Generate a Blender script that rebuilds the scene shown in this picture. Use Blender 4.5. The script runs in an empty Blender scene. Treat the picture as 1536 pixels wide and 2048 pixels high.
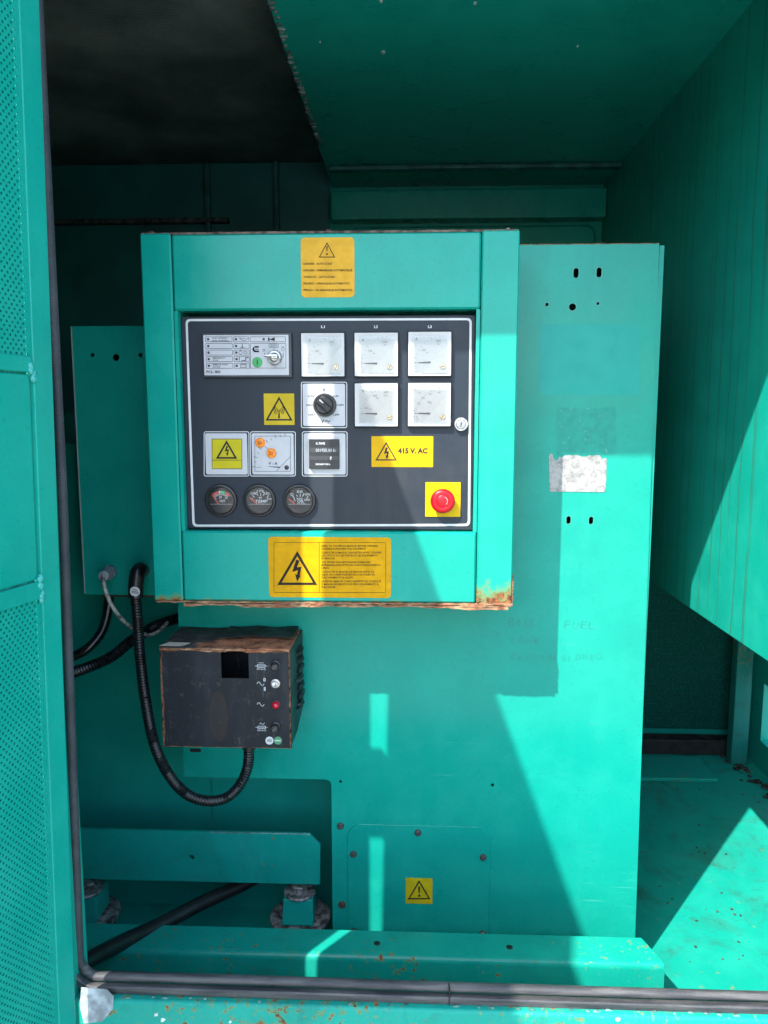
import bpy, bmesh, math, random
from mathutils import Vector, Matrix
random.seed(7)
S = bpy.context.scene
COL = S.collection
# ------------------------------------------------------------------ camera, sky, sun, exposure
# metres; y = 0 is the front of the control box, z = 0 is eye height of the photographer
PITCH, YAW, F_PX = math.radians(7.2), math.radians(2.2), 1479.0
CAM = Vector((0.0, -1.183, 0.0))
cd = bpy.data.cameras.new('camera'); cam = bpy.data.objects.new('camera', cd); COL.objects.link(cam)
cam.location = CAM; cam.rotation_euler = (math.pi/2 - PITCH, 0, YAW)
cd.sensor_fit = 'VERTICAL'; cd.sensor_height = 36.0; cd.lens = F_PX/2048*36.0
cd.clip_start = 0.02; cd.clip_end = 2000
S.camera = cam
SUN = Vector((0.80, 1.0, -1.49))
w = bpy.data.worlds.new('World'); S.world = w; w.use_nodes = True
wn = w.node_tree.nodes; wl = w.node_tree.links
sky = wn.new('ShaderNodeTexSky'); sky.sky_type = 'NISHITA'; sky.sun_disc = False
sky.sun_elevation = math.atan2(1.49, math.hypot(0.80, 1.0)); sky.sun_rotation = math.atan2(-0.80, -1.0)
sky.air_density = 1.0; sky.dust_density = 1.5
wn['Background'].inputs['Strength'].default_value = 0.15
wl.new(sky.outputs[0], wn['Background'].inputs[0])
sl = bpy.data.lights.new('sun', 'SUN'); so = bpy.data.objects.new('sun', sl); COL.objects.link(so)
sl.energy = 2.4; sl.angle = math.radians(0.55); sl.color = (1.0, 0.95, 0.87)
so.rotation_euler = SUN.to_track_quat('-Z', 'Y').to_euler(); so.location = (-2, -3, 4)
S.view_settings.view_transform = 'Standard'; S.view_settings.look = 'None'
S.view_settings.gamma = 1.0; S.view_settings.use_curve_mapping = False
S.view_settings.exposure = 2.2
S.render.engine = 'CYCLES'
S.cycles.use_denoising = True
S.cycles.max_bounces = 8; S.cycles.diffuse_bounces = 4; S.cycles.transparent_max_bounces = 12
S.cycles.caustics_reflective = False

# ------------------------------------------------------------------ measuring: picture points onto real planes
_a, _p = YAW, PITCH
_fw = Vector((-math.sin(_a)*math.cos(_p), math.cos(_a)*math.cos(_p), -math.sin(_p)))
_rt = Vector((math.cos(_a), math.sin(_a), 0)); _up = _rt.cross(_fw)
def ray(px, py): return _rt*((px-768)/F_PX) - _up*((py-1024)/F_PX) + _fw
def P(px, py, Y):
    d = ray(px, py); t = (Y-CAM.y)/d.y; q = CAM + d*t
    return q.x, q.z
def P3(px, py, Y):
    x, z = P(px, py, Y); return Vector((x, Y, z))
def PZ(px, py, Z):
    d = ray(px, py); t = (Z-CAM.z)/d.z; return CAM + d*t
def rect(x0, y0, x1, y1, Y):
    """the world rectangle (x0, x1, z0, z1) on plane Y that spans two picture corners"""
    cx, cy = (x0+x1)/2, (y0+y1)/2
    l = P(x0, cy, Y)[0]; r = P(x1, cy, Y)[0]; t = P(cx, y0, Y)[1]; b = P(cx, y1, Y)[1]
    return l, r, b, t
def mm(px=1.0, Y=0.0): return px*0.00079*(1+Y/1.183)

# ------------------------------------------------------------------ materials
def srgb(r, g, b):
    f = lambda c: (c/255/12.92) if c/255 <= .04045 else ((c/255+.055)/1.055)**2.4
    return (f(r), f(g), f(b), 1)
class NM:
    def __init__(s, name):
        s.m = bpy.data.materials.new(name); s.m.use_nodes = True
        s.n = s.m.node_tree.nodes; s.l = s.m.node_tree.links
        s.b = s.n['Principled BSDF']; s._pos = None
    def new(s, t): return s.n.new(t)
    def put(s, sock, v):
        if hasattr(v, 'is_linked') or hasattr(v, 'links'): s.l.new(v, sock)
        else: sock.default_value = v
    def pos(s):
        if s._pos is None: s._pos = s.new('ShaderNodeNewGeometry').outputs['Position']
        return s._pos
    def scaled(s, sx, sy, sz):
        n = s.new('ShaderNodeVectorMath'); n.operation = 'MULTIPLY'; s.l.new(s.pos(), n.inputs[0]); n.inputs[1].default_value = (sx, sy, sz)
        return n.outputs[0]
    def noise(s, scale, vec=None, detail=4, rough=.6, dist=0):
        n = s.new('ShaderNodeTexNoise'); s.l.new(vec if vec is not None else s.pos(), n.inputs['Vector'])
        n.inputs['Scale'].default_value = scale; n.inputs['Detail'].default_value = detail
        n.inputs['Roughness'].default_value = rough; n.inputs['Distortion'].default_value = dist
        return n.outputs['Fac']
    def math(s, op, a, b=0.0, c=None, clamp=False):
        n = s.new('ShaderNodeMath'); n.operation = op; n.use_clamp = clamp
        s.put(n.inputs[0], a); s.put(n.inputs[1], b)
        if c is not None: s.put(n.inputs[2], c)
        return n.outputs[0]
    def mapr(s, v, a, b, c=0.0, d=1.0, smooth=False):
        n = s.new('ShaderNodeMapRange'); n.interpolation_type = 'SMOOTHSTEP' if smooth else 'LINEAR'
        s.put(n.inputs[0], v)
        for i, q in enumerate((a, b, c, d)): s.put(n.inputs[i+1], q)
        return n.outputs[0]
    def mix(s, f, a, b):
        n = s.new('ShaderNodeMix'); n.data_type = 'RGBA'
        s.put(n.inputs[0], f); s.put(n.inputs[6], a); s.put(n.inputs[7], b)
        return n.outputs[2]
    def xyz(s):
        n = s.new('ShaderNodeSeparateXYZ'); s.l.new(s.pos(), n.inputs[0]); return n.outputs
    def bump(s, h, strength=.3, dist=.001):
        n = s.new('ShaderNodeBump'); n.inputs['Strength'].default_value = strength; n.inputs['Distance'].default_value = dist
        s.put(n.inputs['Height'], h); s.l.new(n.outputs[0], s.b.inputs['Normal'])
    def set(s, **k):
        for a, v in k.items(): s.put(s.b.inputs[a.replace('_', ' ')], v)
        return s
MATS = {}
def plain(name, col, rough=.5, metal=0.0, coat=0.0, var=.06, vscale=30, spec=.5, bump=0.0, bscale=200):
    if name in MATS: return MATS[name]
    k = NM(name); nz = k.noise(vscale, detail=2)
    c2 = tuple(max(0, min(1, v*(1-2.2*var))) for v in col[:3])+(1,); c1 = tuple(min(1, v*(1+var)) for v in col[:3])+(1,)
    k.set(Base_Color=k.mix(k.mapr(nz, .35, .65), c2, c1), Metallic=metal, Roughness=k.mapr(nz, .3, .7, rough*1.15, rough*.85), Coat_Weight=coat)
    k.b.inputs['Specular IOR Level'].default_value = spec
    if bump: k.bump(k.noise(bscale, detail=3), bump, .0006)
    MATS[name] = k.m; return k.m
GREEN = (0.005, 0.308, 0.234, 1)
def paint(name, rust=(), speck=0.0, rough=.30, streak=.5, col=GREEN, drips=0.0, fade=.5, speck_scale=95, scuff=0.0, stain_=0.0):
    """weathered green enamel. rust: (axis, value where rust is full, value where it ends, strength)"""
    if name in MATS: return MATS[name]
    k = NM(name); X = k.xyz()
    big = k.noise(3.2, detail=2); mid = k.noise(14, detail=3); st = k.noise(1.0, k.scaled(46, 46, 3.0), detail=3)
    dark = (col[0]*.8, col[1]*.86, col[2]*.88, 1); pale = (col[0]+.012*fade, col[1]*1.07+.012*fade, col[2]*1.06+.014*fade, 1)
    base = k.mix(k.mapr(big, .32, .68), dark, col)
    base = k.mix(k.math('MULTIPLY', k.mapr(mid, .42, .72), .6), base, pale)
    base = k.mix(k.math('MULTIPLY', k.mapr(st, .55, .75), .28*streak), base, (.028, .33, .28, 1))
    fine = k.noise(210, detail=1)
    base = k.mix(k.math('MULTIPLY', k.mapr(fine, .64, .74), .30), base, (.02, .14, .12, 1))
    m = None
    for ax, a, b, s_ in rust:
        g = k.mapr(X['XYZ'.index(ax)], a, b, s_, 0.0); m = g if m is None else k.math('MAXIMUM', m, g)
    edge = None
    if m is not None:
        edge = k.noise(55, detail=5, rough=.7)
        q = k.math('ADD', k.math('MULTIPLY', m, 1.0), k.math('MULTIPLY', edge, .9))
        rmask = k.mapr(q, 1.02, 1.10); stain = k.mapr(q, .86, 1.04)
    else: rmask = None; stain = None
    if speck > 0:
        zone = k.noise(9, detail=2); sp = k.noise(speck_scale, detail=4, rough=.65)
        q2 = k.math('ADD', sp, k.math('MULTIPLY', zone, .42))
        sm = k.mapr(q2, .99-speck, 1.02-speck); ss = k.mapr(q2, .91-speck, 1.0-speck)
        rmask = sm if rmask is None else k.math('MAXIMUM', rmask, sm); stain = ss if stain is None else k.math('MAXIMUM', stain, ss)
    rough_s = k.mapr(mid, .3, .7, rough*.8, rough*1.35)
    if rmask is not None:
        rc = k.mix(k.mapr(k.noise(140, detail=3), .38, .62), (.055, .022, .012, 1), (.30, .115, .04, 1))
        base = k.mix(k.math('MULTIPLY', stain, .7), base, (.21, .20, .030, 1)); base = k.mix(rmask, base, rc)
        rough_s = k.math('MAXIMUM', rough_s, k.math('MULTIPLY', rmask, .9))
        k.bump(k.math('SUBTRACT', k.math('MULTIPLY', fine, .12), k.math('MULTIPLY', rmask, .5)), .5, .0012)
    else:
        k.bump(k.math('ADD', k.math('MULTIPLY', k.noise(70, detail=1), .3), k.math('MULTIPLY', k.noise(5, detail=1), 5.0)), .16, .0008)
    if stain_ > 0:
        # dried oil and trodden dirt
        d1 = k.mapr(k.noise(6.5, detail=6, rough=.68, dist=.6), .50, .66); d2 = k.mapr(k.noise(38, detail=4, rough=.7), .50, .68)
        base = k.mix(k.math('MULTIPLY', d1, .42*stain_), base, (.020, .115, .085, 1)); base = k.mix(k.math('MULTIPLY', k.math('MULTIPLY', d2, d1), .6*stain_), base, (.030, .035, .022, 1))
        rough_s = k.math('ADD', rough_s, k.math('MULTIPLY', d1, .25*stain_))
    if scuff > 0:
        # fine scratches and rubbed patches, running mostly sideways and slantwise
        rot = k.new('ShaderNodeVectorRotate'); rot.rotation_type = 'Y_AXIS'; k.l.new(k.pos(), rot.inputs['Vector']); rot.inputs['Angle'].default_value = .55
        sc_ = k.new('ShaderNodeVectorMath'); sc_.operation = 'MULTIPLY'; k.l.new(rot.outputs[0], sc_.inputs[0]); sc_.inputs[1].default_value = (5, 5, 150)
        s1 = k.mapr(k.noise(1.0, sc_.outputs[0], detail=3, rough=.7), .63, .72); zone2 = k.mapr(k.noise(5.5, detail=2), .5, .66)
        base = k.mix(k.math('MULTIPLY', k.math('MULTIPLY', s1, zone2), .35*scuff), base, (.02, .20, .165, 1))
        s2 = k.mapr(k.noise(1.0, k.scaled(8, 8, 210), detail=3, rough=.7), .62, .70); zone3 = k.mapr(k.noise(4.1, k.scaled(1, 1, 1.7), detail=2), .5, .62)
        base = k.mix(k.math('MULTIPLY', k.math('MULTIPLY', s2, zone3), .30*scuff), base, (.14, .42, .37, 1))
        rough_s = k.math('ADD', rough_s, k.math('MULTIPLY', zone2, .12*scuff))
    if drips > 0:
        wob = k.math('MULTIPLY', k.noise(2.6, detail=3), .045)
        c = k.math('ADD', k.math('ADD', X[0], X[1]), wob)
        v = k.new('ShaderNodeTexVoronoi'); v.voronoi_dimensions = '1D'; v.feature = 'F1'; k.l.new(c, v.inputs['W']); v.inputs['Scale'].default_value = 30
        ln = k.mapr(v.outputs['Distance'], .030, .085, 1, 0)
        keep = k.mapr(k.noise(1.7, k.scaled(9, 9, 1.2), detail=2), .40, .52)
        base = k.mix(k.math('MULTIPLY', k.math('MULTIPLY', ln, keep), drips), base, (.045, .035, .006, 1))
    k.set(Base_Color=base, Roughness=rough_s, Coat_Weight=.08, Coat_Roughness=.12, Specular_IOR_Level=.24)
    MATS[name] = k.m; return k.m

# ------------------------------------------------------------------ mesh building
WL = {}
def thing(name, label, cat, loc, group=None):
    o = bpy.data.objects.new(name, None); COL.objects.link(o); o.empty_display_size = .05
    o.location = loc; o['label'] = label; o['category'] = cat
    if group: o['group'] = group
    WL[o.name] = Vector(loc); return o
def tag(o, label, cat, group=None):
    o['label'] = label; o['category'] = cat
    if group: o['group'] = group
    return o
class MB:
    def __init__(s): s.v = []; s.f = []
    def add(s, vs, fs):
        n = len(s.v); s.v += [tuple(v) for v in vs]; s.f += [tuple(i+n for i in f) for f in fs]; return s
    def box(s, x0, x1, y0, y1, z0, z1):
        vs = [(x, y, z) for z in (z0, z1) for y in (y0, y1) for x in (x0, x1)]
        return s.add(vs, [(0, 2, 3, 1), (4, 5, 7, 6), (0, 1, 5, 4), (2, 6, 7, 3), (0, 4, 6, 2), (1, 3, 7, 5)])
    def prism(s, pts, yf, yb, ch=0.0):
        """an outline of (x, z), counter-clockwise seen from the front, from yf back to yb; ch: chamfer of the front edge"""
        n = len(pts); rings = []
        if ch > 0:
            c = [sum(p[0] for p in pts)/n, sum(p[1] for p in pts)/n]
            ins = []
            for i, p in enumerate(pts):
                a, b = pts[i-1], pts[(i+1) % n]
                tx, tz = b[0]-a[0], b[1]-a[1]; L = math.hypot(tx, tz) or 1
                ins.append((p[0]-tz/L*ch, p[1]+tx/L*ch))
            rings = [[(x, yf, z) for x, z in ins], [(x, yf+ch, z) for x, z in pts], [(x, yb, z) for x, z in pts]]
        else: rings = [[(x, yf, z) for x, z in pts], [(x, yb, z) for x, z in pts]]
        vs = [q for r in rings for q in r]; fs = [tuple(range(n)), tuple(range(len(rings)*n-1, (len(rings)-1)*n-1, -1))]
        for k in range(len(rings)-1):
            for i in range(n):
                j = (i+1) % n; fs.append((k*n+j, k*n+i, (k+1)*n+i, (k+1)*n+j))
        return s.add(vs, fs)
    def rplate(s, x0, x1, z0, z1, yf, yb, r=.002, ch=0.0, seg=5): return s.prism(rrect(x0, x1, z0, z1, max(r, ch*1.4), seg), yf, yb, ch)
    def frame(s, o, i, yf, yb):
        """ring between two outlines of equal count"""
        n = len(o); vs = [(x, yf, z) for x, z in o]+[(x, yf, z) for x, z in i]+[(x, yb, z) for x, z in o]+[(x, yb, z) for x, z in i]
        fs = []
        for a in range(n):
            b = (a+1) % n
            fs += [(a, b, n+b, n+a), (b, a, 2*n+a, 2*n+b), (n+a, n+b, 3*n+b, 3*n+a), (2*n+b, 2*n+a, 3*n+a, 3*n+b)]
        return s.add(vs, fs)
    def lathe(s, cx, cz, prof, seg=32):
        """profile (r, y) turned about the y axis"""
        vs = []; fs = []
        for r, y in prof: vs += [(cx+r*math.cos(2*math.pi*k/seg), y, cz+r*math.sin(2*math.pi*k/seg)) for k in range(seg)]
        for j in range(len(prof)-1):
            for k in range(seg):
                l = (k+1) % seg; fs.append((j*seg+k, j*seg+l, (j+1)*seg+l, (j+1)*seg+k))
        fs.append(tuple(range(seg-1, -1, -1)) if prof[0][1] > prof[-1][1] else tuple(range(seg)))
        m = (len(prof)-1)*seg; fs.append(tuple(range(m, m+seg)))
        return s.add(vs, fs)
    def lathez(s, cx, cy, prof, seg=32):
        vs = []; fs = []
        for r, z in prof: vs += [(cx+r*math.cos(2*math.pi*k/seg), cy+r*math.sin(2*math.pi*k/seg), z) for k in range(seg)]
        for j in range(len(prof)-1):
            for k in range(seg):
                l = (k+1) % seg; fs.append((j*seg+k, j*seg+l, (j+1)*seg+l, (j+1)*seg+k))
        fs.append(tuple(range(seg-1, -1, -1))); m = (len(prof)-1)*seg; fs.append(tuple(range(m, m+seg)))
        return s.add(vs, fs)
    def tube(s, pts, rad, seg=12, rf=None):
        n = len(pts); vs = []; fs = []; up = None
        for i, p in enumerate(pts):
            t = (pts[min(i+1, n-1)]-pts[max(i-1, 0)]).normalized()
            if up is None: up = t.orthogonal().normalized()
            up = (up-t*up.dot(t)).normalized(); bi = t.cross(up)
            r = rad if rf is None else rad*rf(i)
            vs += [p+up*(r*math.cos(2*math.pi*k/seg))+bi*(r*math.sin(2*math.pi*k/seg)) for k in range(seg)]
        for i in range(n-1):
            for k in range(seg):
                l = (k+1) % seg; fs.append((i*seg+k, i*seg+l, (i+1)*seg+l, (i+1)*seg+k))
        fs += [tuple(range(seg-1, -1, -1)), tuple(range((n-1)*seg, n*seg))]
        return s.add(vs, fs)
    def blob(s, c, r, jit=.25, seg=8, rings=6):
        vs = []; fs = []
        for i in range(rings+1):
            th = math.pi*i/rings
            for k in range(seg):
                q = 1+random.uniform(-jit, jit) if 0 < i < rings else 1
                ph = 2*math.pi*k/seg
                vs.append((c[0]+r[0]*q*math.sin(th)*math.cos(ph), c[1]+r[1]*q*math.sin(th)*math.sin(ph), c[2]+r[2]*q*math.cos(th)))
        for i in range(rings):
            for k in range(seg):
                l = (k+1) % seg; fs.append((i*seg+k, (i+1)*seg+k, (i+1)*seg+l, i*seg+l))
        return s.add(vs, fs)
    def build(s, name, mat, parent=None, smooth=35, bevel=0.0, bseg=2, origin=None, kind=None, label=None, recalc=True):
        me = bpy.data.meshes.new(name)
        lo = [min(v[i] for v in s.v) for i in range(3)]; hi = [max(v[i] for v in s.v) for i in range(3)]
        c = Vector(origin) if origin else Vector([(a+b)/2 for a, b in zip(lo, hi)])
        me.from_pydata([(v[0]-c.x, v[1]-c.y, v[2]-c.z) for v in s.v], [], s.f)
        me.validate(); me.materials.append(mat)
        if recalc and smooth:
            bm = bmesh.new(); bm.from_mesh(me); bmesh.ops.recalc_face_normals(bm, faces=bm.faces[:]); bm.to_mesh(me); bm.free()
        if smooth:
            me.polygons.foreach_set('use_smooth', [True]*len(me.polygons))
            me.set_sharp_from_angle(angle=math.radians(smooth))
        o = bpy.data.objects.new(name, me); COL.objects.link(o)
        if parent is not None: o.parent = parent; o.location = c-WL[parent.name]
        else: o.location = c
        WL[o.name] = c
        if bevel:
            b = o.modifiers.new('bevel', 'BEVEL'); b.width = bevel; b.segments = bseg; b.limit_method = 'ANGLE'; b.angle_limit = math.radians(50); b.harden_normals = True
        if kind: o['kind'] = kind
        if label: o['label'] = label
        return o
def rrect(x0, x1, z0, z1, r=.002, seg=5):
    if x0 > x1: x0, x1 = x1, x0
    if z0 > z1: z0, z1 = z1, z0
    r = min(r, (x1-x0)/2.01, (z1-z0)/2.01); pts = []
    for cx, cz, a0 in ((x1-r, z0+r, -90), (x1-r, z1-r, 0), (x0+r, z1-r, 90), (x0+r, z0+r, 180)):
        for k in range(seg+1):
            a = math.radians(a0+90*k/seg); pts.append((cx+r*math.cos(a), cz+r*math.sin(a)))
    return pts
def circ(cx, cz, r, n=20): return [(cx+r*math.cos(2*math.pi*k/n), cz+r*math.sin(2*math.pi*k/n)) for k in range(n)]
def slot(cx, cz, w_, h_, n=8):
    r = w_/2; d = h_/2-r
    return [(cx+r*math.cos(math.pi*k/n), cz+d+r*math.sin(math.pi*k/n)) for k in range(n+1)]+[(cx-r*math.cos(math.pi*k/n), cz-d-r*math.sin(math.pi*k/n)) for k in range(n+1)]
def sheet(outline, holes, yf, th):
    """a plate with real holes; returns an MB"""
    bm = bmesh.new()
    for lp in [outline]+holes:
        vs = [bm.verts.new((x, yf, z)) for x, z in lp]
        for i in range(len(vs)): bm.edges.new((vs[i], vs[(i+1) % len(vs)]))
    bmesh.ops.triangle_fill(bm, use_beauty=True, use_dissolve=False, edges=bm.edges[:], normal=(0, -1, 0))
    bm.normal_update()
    for f in bm.faces:
        if f.normal.y > 0: f.normal_flip()
    mb = MB(); bm.verts.index_update()
    V = [tuple(v.co) for v in bm.verts]; F = [tuple(v.index for v in f.verts) for f in bm.faces]; n = len(V)
    mb.add(V+[(x, y+th, z) for x, y, z in V], F+[tuple(i+n for i in reversed(f)) for f in F])
    k = 0
    for q, lp in enumerate([outline]+holes):
        m_ = len(lp); ar = sum(lp[i][0]*lp[(i+1) % m_][1]-lp[(i+1) % m_][0]*lp[i][1] for i in range(m_))
        for i in range(m_):
            a, b = k+i, k+(i+1) % m_
            fc = (b, a, a+n, b+n)
            if (ar < 0) != (q > 0): fc = fc[::-1]
            mb.f.append(fc)
        k += m_
    bm.free(); return mb
def smooth_path(pts, step=.004):
    pts = [Vector(p) for p in pts]; out = []
    q = [pts[0]*2-pts[1]]+pts+[pts[-1]*2-pts[-2]]
    for i in range(1, len(q)-2):
        n = max(2, int((q[i+1]-q[i]).length/step))
        for k in range(n):
            t = k/n; a, b, c, d = q[i-1], q[i], q[i+1], q[i+2]
            out.append(.5*((2*b)+(c-a)*t+(2*a-5*b+4*c-d)*t*t+(3*b-a-3*c+d)*t**3))
    out.append(pts[-1]); return out
_tc = {}
def text_geo(s_, bold=0.0):
    key = (s_, bold)
    if key in _tc: return _tc[key]
    cu = bpy.data.curves.new('t', 'FONT'); cu.body = s_; cu.size = 1; cu.resolution_u = 2; cu.offset = bold; cu.fill_mode = 'FRONT'
    o = bpy.data.objects.new('t', cu); COL.objects.link(o)
    dg = bpy.context.evaluated_depsgraph_get(); me = bpy.data.meshes.new_from_object(o.evaluated_get(dg))
    r = ([(v.co.x, v.co.y) for v in me.vertices], [tuple(p.vertices) for p in me.polygons])
    bpy.data.meshes.remove(me); bpy.data.objects.remove(o); bpy.data.curves.remove(cu)
    _tc[key] = r; return r
class Ink:
    """flat print on plane Y, laid out in picture points"""
    def __init__(s, Y, lift=.00025): s.Y = Y; s.y = Y-lift; s.m = MB()
    def w(s, p): x, z = P(p[0], p[1], s.Y); return (x, s.y, z)
    def _face(s, vs, fs):
        out = []
        for f in fs:
            a, b, c = vs[f[0]], vs[f[1]], vs[f[2]]
            if (b[0]-a[0])*(c[2]-a[2])-(b[2]-a[2])*(c[0]-a[0]) < 0: f = f[::-1]
            out.append(f)
        s.m.add(vs, out); return s
    def poly(s, pts): return s._face([s.w(p) for p in pts], [tuple(range(len(pts)))])
    def line(s, pts, wd, closed=False):
        n = len(pts)
        for i in range(n if closed else n-1):
            a, b = pts[i], pts[(i+1) % n]; dx, dy = b[0]-a[0], b[1]-a[1]; L = math.hypot(dx, dy) or 1
            nx, ny = -dy/L*wd/2, dx/L*wd/2; ex, ey = dx/L*wd*.35, dy/L*wd*.35
            s.poly([(a[0]+nx-ex, a[1]+ny-ey), (b[0]+nx+ex, b[1]+ny+ey), (b[0]-nx+ex, b[1]-ny+ey), (a[0]-nx-ex, a[1]-ny-ey)])
        return s
    def ring(s, loop_o, loop_i):
        n = len(loop_o); vs = [s.w(p) for p in loop_o]+[s.w(p) for p in loop_i]
        return s._face(vs, [(i, (i+1) % n, n+(i+1) % n, n+i) for i in range(n)])
    def rbox(s, x0, y0, x1, y1, r, wd):
        o = rrect(x0, x1, y0, y1, r, 4); i = rrect(x0+wd, x1-wd, y0+wd, y1-wd, max(.1, r-wd), 4); return s.ring(o, i)
    def rfill(s, x0, y0, x1, y1, r): return s.poly(rrect(x0, x1, y0, y1, r, 4))
    def disc(s, cx, cy, r, n=16): return s.poly([(cx+r*math.cos(2*math.pi*k/n), cy+r*math.sin(2*math.pi*k/n)) for k in range(n)])
    def arc(s, cx, cy, r, a0, a1, wd, n=12):
        return s.line([(cx+r*math.cos(math.radians(a0+(a1-a0)*k/n)), cy-r*math.sin(math.radians(a0+(a1-a0)*k/n))) for k in range(n+1)], wd)
    def circle(s, cx, cy, r, wd, n=20): return s.ring([(cx+r*math.cos(2*math.pi*k/n), cy+r*math.sin(2*math.pi*k/n)) for k in range(n)], [(cx+(r-wd)*math.cos(2*math.pi*k/n), cy+(r-wd)*math.sin(2*math.pi*k/n)) for k in range(n)])
    def text(s, t, x, y, h, wdt=None, align='l', bold=.012, slant=0.0, rot=0.0):
        """cap height h, bottom of the capitals at y; wdt fits the line to a width"""
        vs, fs = text_geo(t, bold)
        x0 = min(v[0] for v in vs); x1 = max(v[0] for v in vs); sy = h/.70; sx = (wdt/(x1-x0)) if wdt else sy
        W = (x1-x0)*sx; off = {'l': 0, 'c': -W/2, 'r': -W}[align]
        cr, sr = math.cos(math.radians(rot)), math.sin(math.radians(rot)); pts = []
        for a, b in vs:
            u = off+(a-x0)*sx+b*sy*slant; v_ = b*sy; pts.append((x+u*cr-v_*sr, y-v_*cr-u*sr))
        return s._face([s.w(p) for p in pts], fs)
    def tri(s, cx, top, bot, half, wd):
        A, B, C_ = (cx, top), (cx+half, bot), (cx-half, bot)
        g = ((A[0]+B[0]+C_[0])/3, (A[1]+B[1]+C_[1])/3); inr = half*2*(bot-top)/ (2*half+2*math.hypot(half, bot-top)); k_ = 1-wd/inr
        inner = [(g[0]+(p[0]-g[0])*k_, g[1]+(p[1]-g[1])*k_) for p in (A, B, C_)]
        return s.ring([A, B, C_], inner)
    def bolt(s, cx, cy, h):
        """the lightning arrow of a voltage warning"""
        q = [(-.02, -.5), (.13, -.45), (.02, -.14), (.22, -.17), (.14, .26), (.20, .22), (.02, .5), (-.07, .14), (.02, .2), (.06, -.02), (-.2, .07)]
        pts = [(cx+a*h, cy+b*h) for a, b in q]
        for i in ((0, 1, 2, 10), (2, 3, 9, 10), (3, 4, 8, 9), (8, 4, 5, 6, 7)): s.poly([pts[j] for j in i])
        return s
    def build(s, name, mat, parent): return s.m.build(name, mat, parent, smooth=0)
# ------------------------------------------------------------------ the setting: canopy shell and ground
CEIL, FLOOR, WALLX, BACK, OPEN_Y = .695, -1.06, .567, 1.16, -.30
SILL = -.742
GROUND = -1.62
CONC = NM('sunlit concrete'); _n = CONC.noise(6, detail=8); _n2 = CONC.noise(90, detail=6)
CONC.set(Base_Color=CONC.mix(CONC.mapr(_n, .35, .65), (.24, .235, .222, 1), (.37, .362, .345, 1)), Roughness=.9); CONC.bump(_n2, .4, .003); CONC = CONC.m
def struct(name, mb, mat, bevel=0.0, smooth=35): return mb.build(name, mat, None, smooth=smooth, bevel=bevel, kind='structure')
struct('ground', MB().add([(-400, -400, GROUND), (400, -400, GROUND), (400, 400, GROUND), (-400, 400, GROUND)], [(0, 1, 2, 3)]), CONC)
PAINT_IN = paint('paint inside shell', streak=.8, rough=.34)
PAINT_CEIL = paint('paint ceiling', streak=.2, rough=.30)
PAINT_DRIP = paint('paint with rust runs', drips=.5, streak=1.0, rough=.42)
PAINT_FLOOR = paint('paint floor', speck=.015, rough=.45, speck_scale=40, stain_=1.0)
PAINT_BASE = paint('paint base frame', rust=(('Z', -.80, -.742, .40),), speck=.14, rough=.55, stain_=.9)
def mesh_foam(name):
    k = NM(name); v = k.new('ShaderNodeTexVoronoi'); k.l.new(k.pos(), v.inputs['Vector']); v.inputs['Scale'].default_value = 190; v.inputs['Randomness'].default_value = .35
    n = k.noise(4, detail=6)
    k.set(Base_Color=k.mix(k.mapr(n, .4, .65), (.06, .085, .078, 1), (.20, .235, .21, 1)), Roughness=.55)
    k.bump(v.outputs['Distance'], .9, .004); return k.m
FOAM = mesh_foam('foam behind wire mesh')
def green_mesh(name):
    k = NM(name); v = k.new('ShaderNodeTexVoronoi'); k.l.new(k.pos(), v.inputs['Vector']); v.inputs['Scale'].default_value = 120; v.inputs['Randomness'].default_value = .2
    d = v.outputs['Distance']
    k.set(Base_Color=k.mix(k.mapr(d, .28, .42), (.004, .15, .115, 1), (.003, .06, .048, 1)), Roughness=.6, Specular_IOR_Level=.08); k.bump(d, .8, .003); return k.m
GMESH = green_mesh('perforated lining')
RUSTM = NM('rust'); _a1 = RUSTM.noise(60, detail=8, rough=.7); _a2 = RUSTM.noise(18, detail=4)
RUSTM.set(Base_Color=RUSTM.mix(RUSTM.mapr(_a1, .35, .65), (.06, .022, .010, 1), RUSTM.mix(RUSTM.mapr(_a2, .4, .6), (.36, .12, .045, 1), (.45, .25, .13, 1))), Roughness=.92); RUSTM.bump(_a1, .9, .003); RUSTM = RUSTM.m

# floor pan
struct('floor', MB().box(-1.32, 1.06, -.27, 1.18, FLOOR-.02, FLOOR), PAINT_FLOOR)
# a slightly raised pad and rusty seam along the back of the floor
tag(MB().box(.20, .90, .905, 1.05, FLOOR, FLOOR+.012).build('floor_pad', paint('paint floor pad', speck=.06, rough=.5), bevel=.003), 'low painted steel pad across the back of the floor', 'pad')
tag(MB().box(.20, 1.05, 1.085, 1.135, FLOOR, FLOOR+.05).build('sill_angle', plain('grimy black angle', (.012, .013, .012, 1), .7, var=.3), bevel=.004), 'dark grimy angle bar at the foot of the rear wall', 'angle bar')
# right: hanging baffle with rust runs, outer wall with an air gap near the floor
struct('wall_baffle', MB().box(WALLX, WALLX+.02, -.27, BACK, -.385, CEIL+.05), PAINT_DRIP, bevel=.003)
wr = MB()
wr.box(1.06, 1.09, -.30, .86, FLOOR-.02, .799); wr.box(1.06, 1.09, 1.0, 1.18, FLOOR-.02, .799)
wr.box(1.06, 1.09, .86, 1.0, -.79, .799); wr.box(1.06, 1.09, .86, 1.0, FLOOR-.02, -.97)
struct('wall_right', wr, PAINT_IN)
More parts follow.
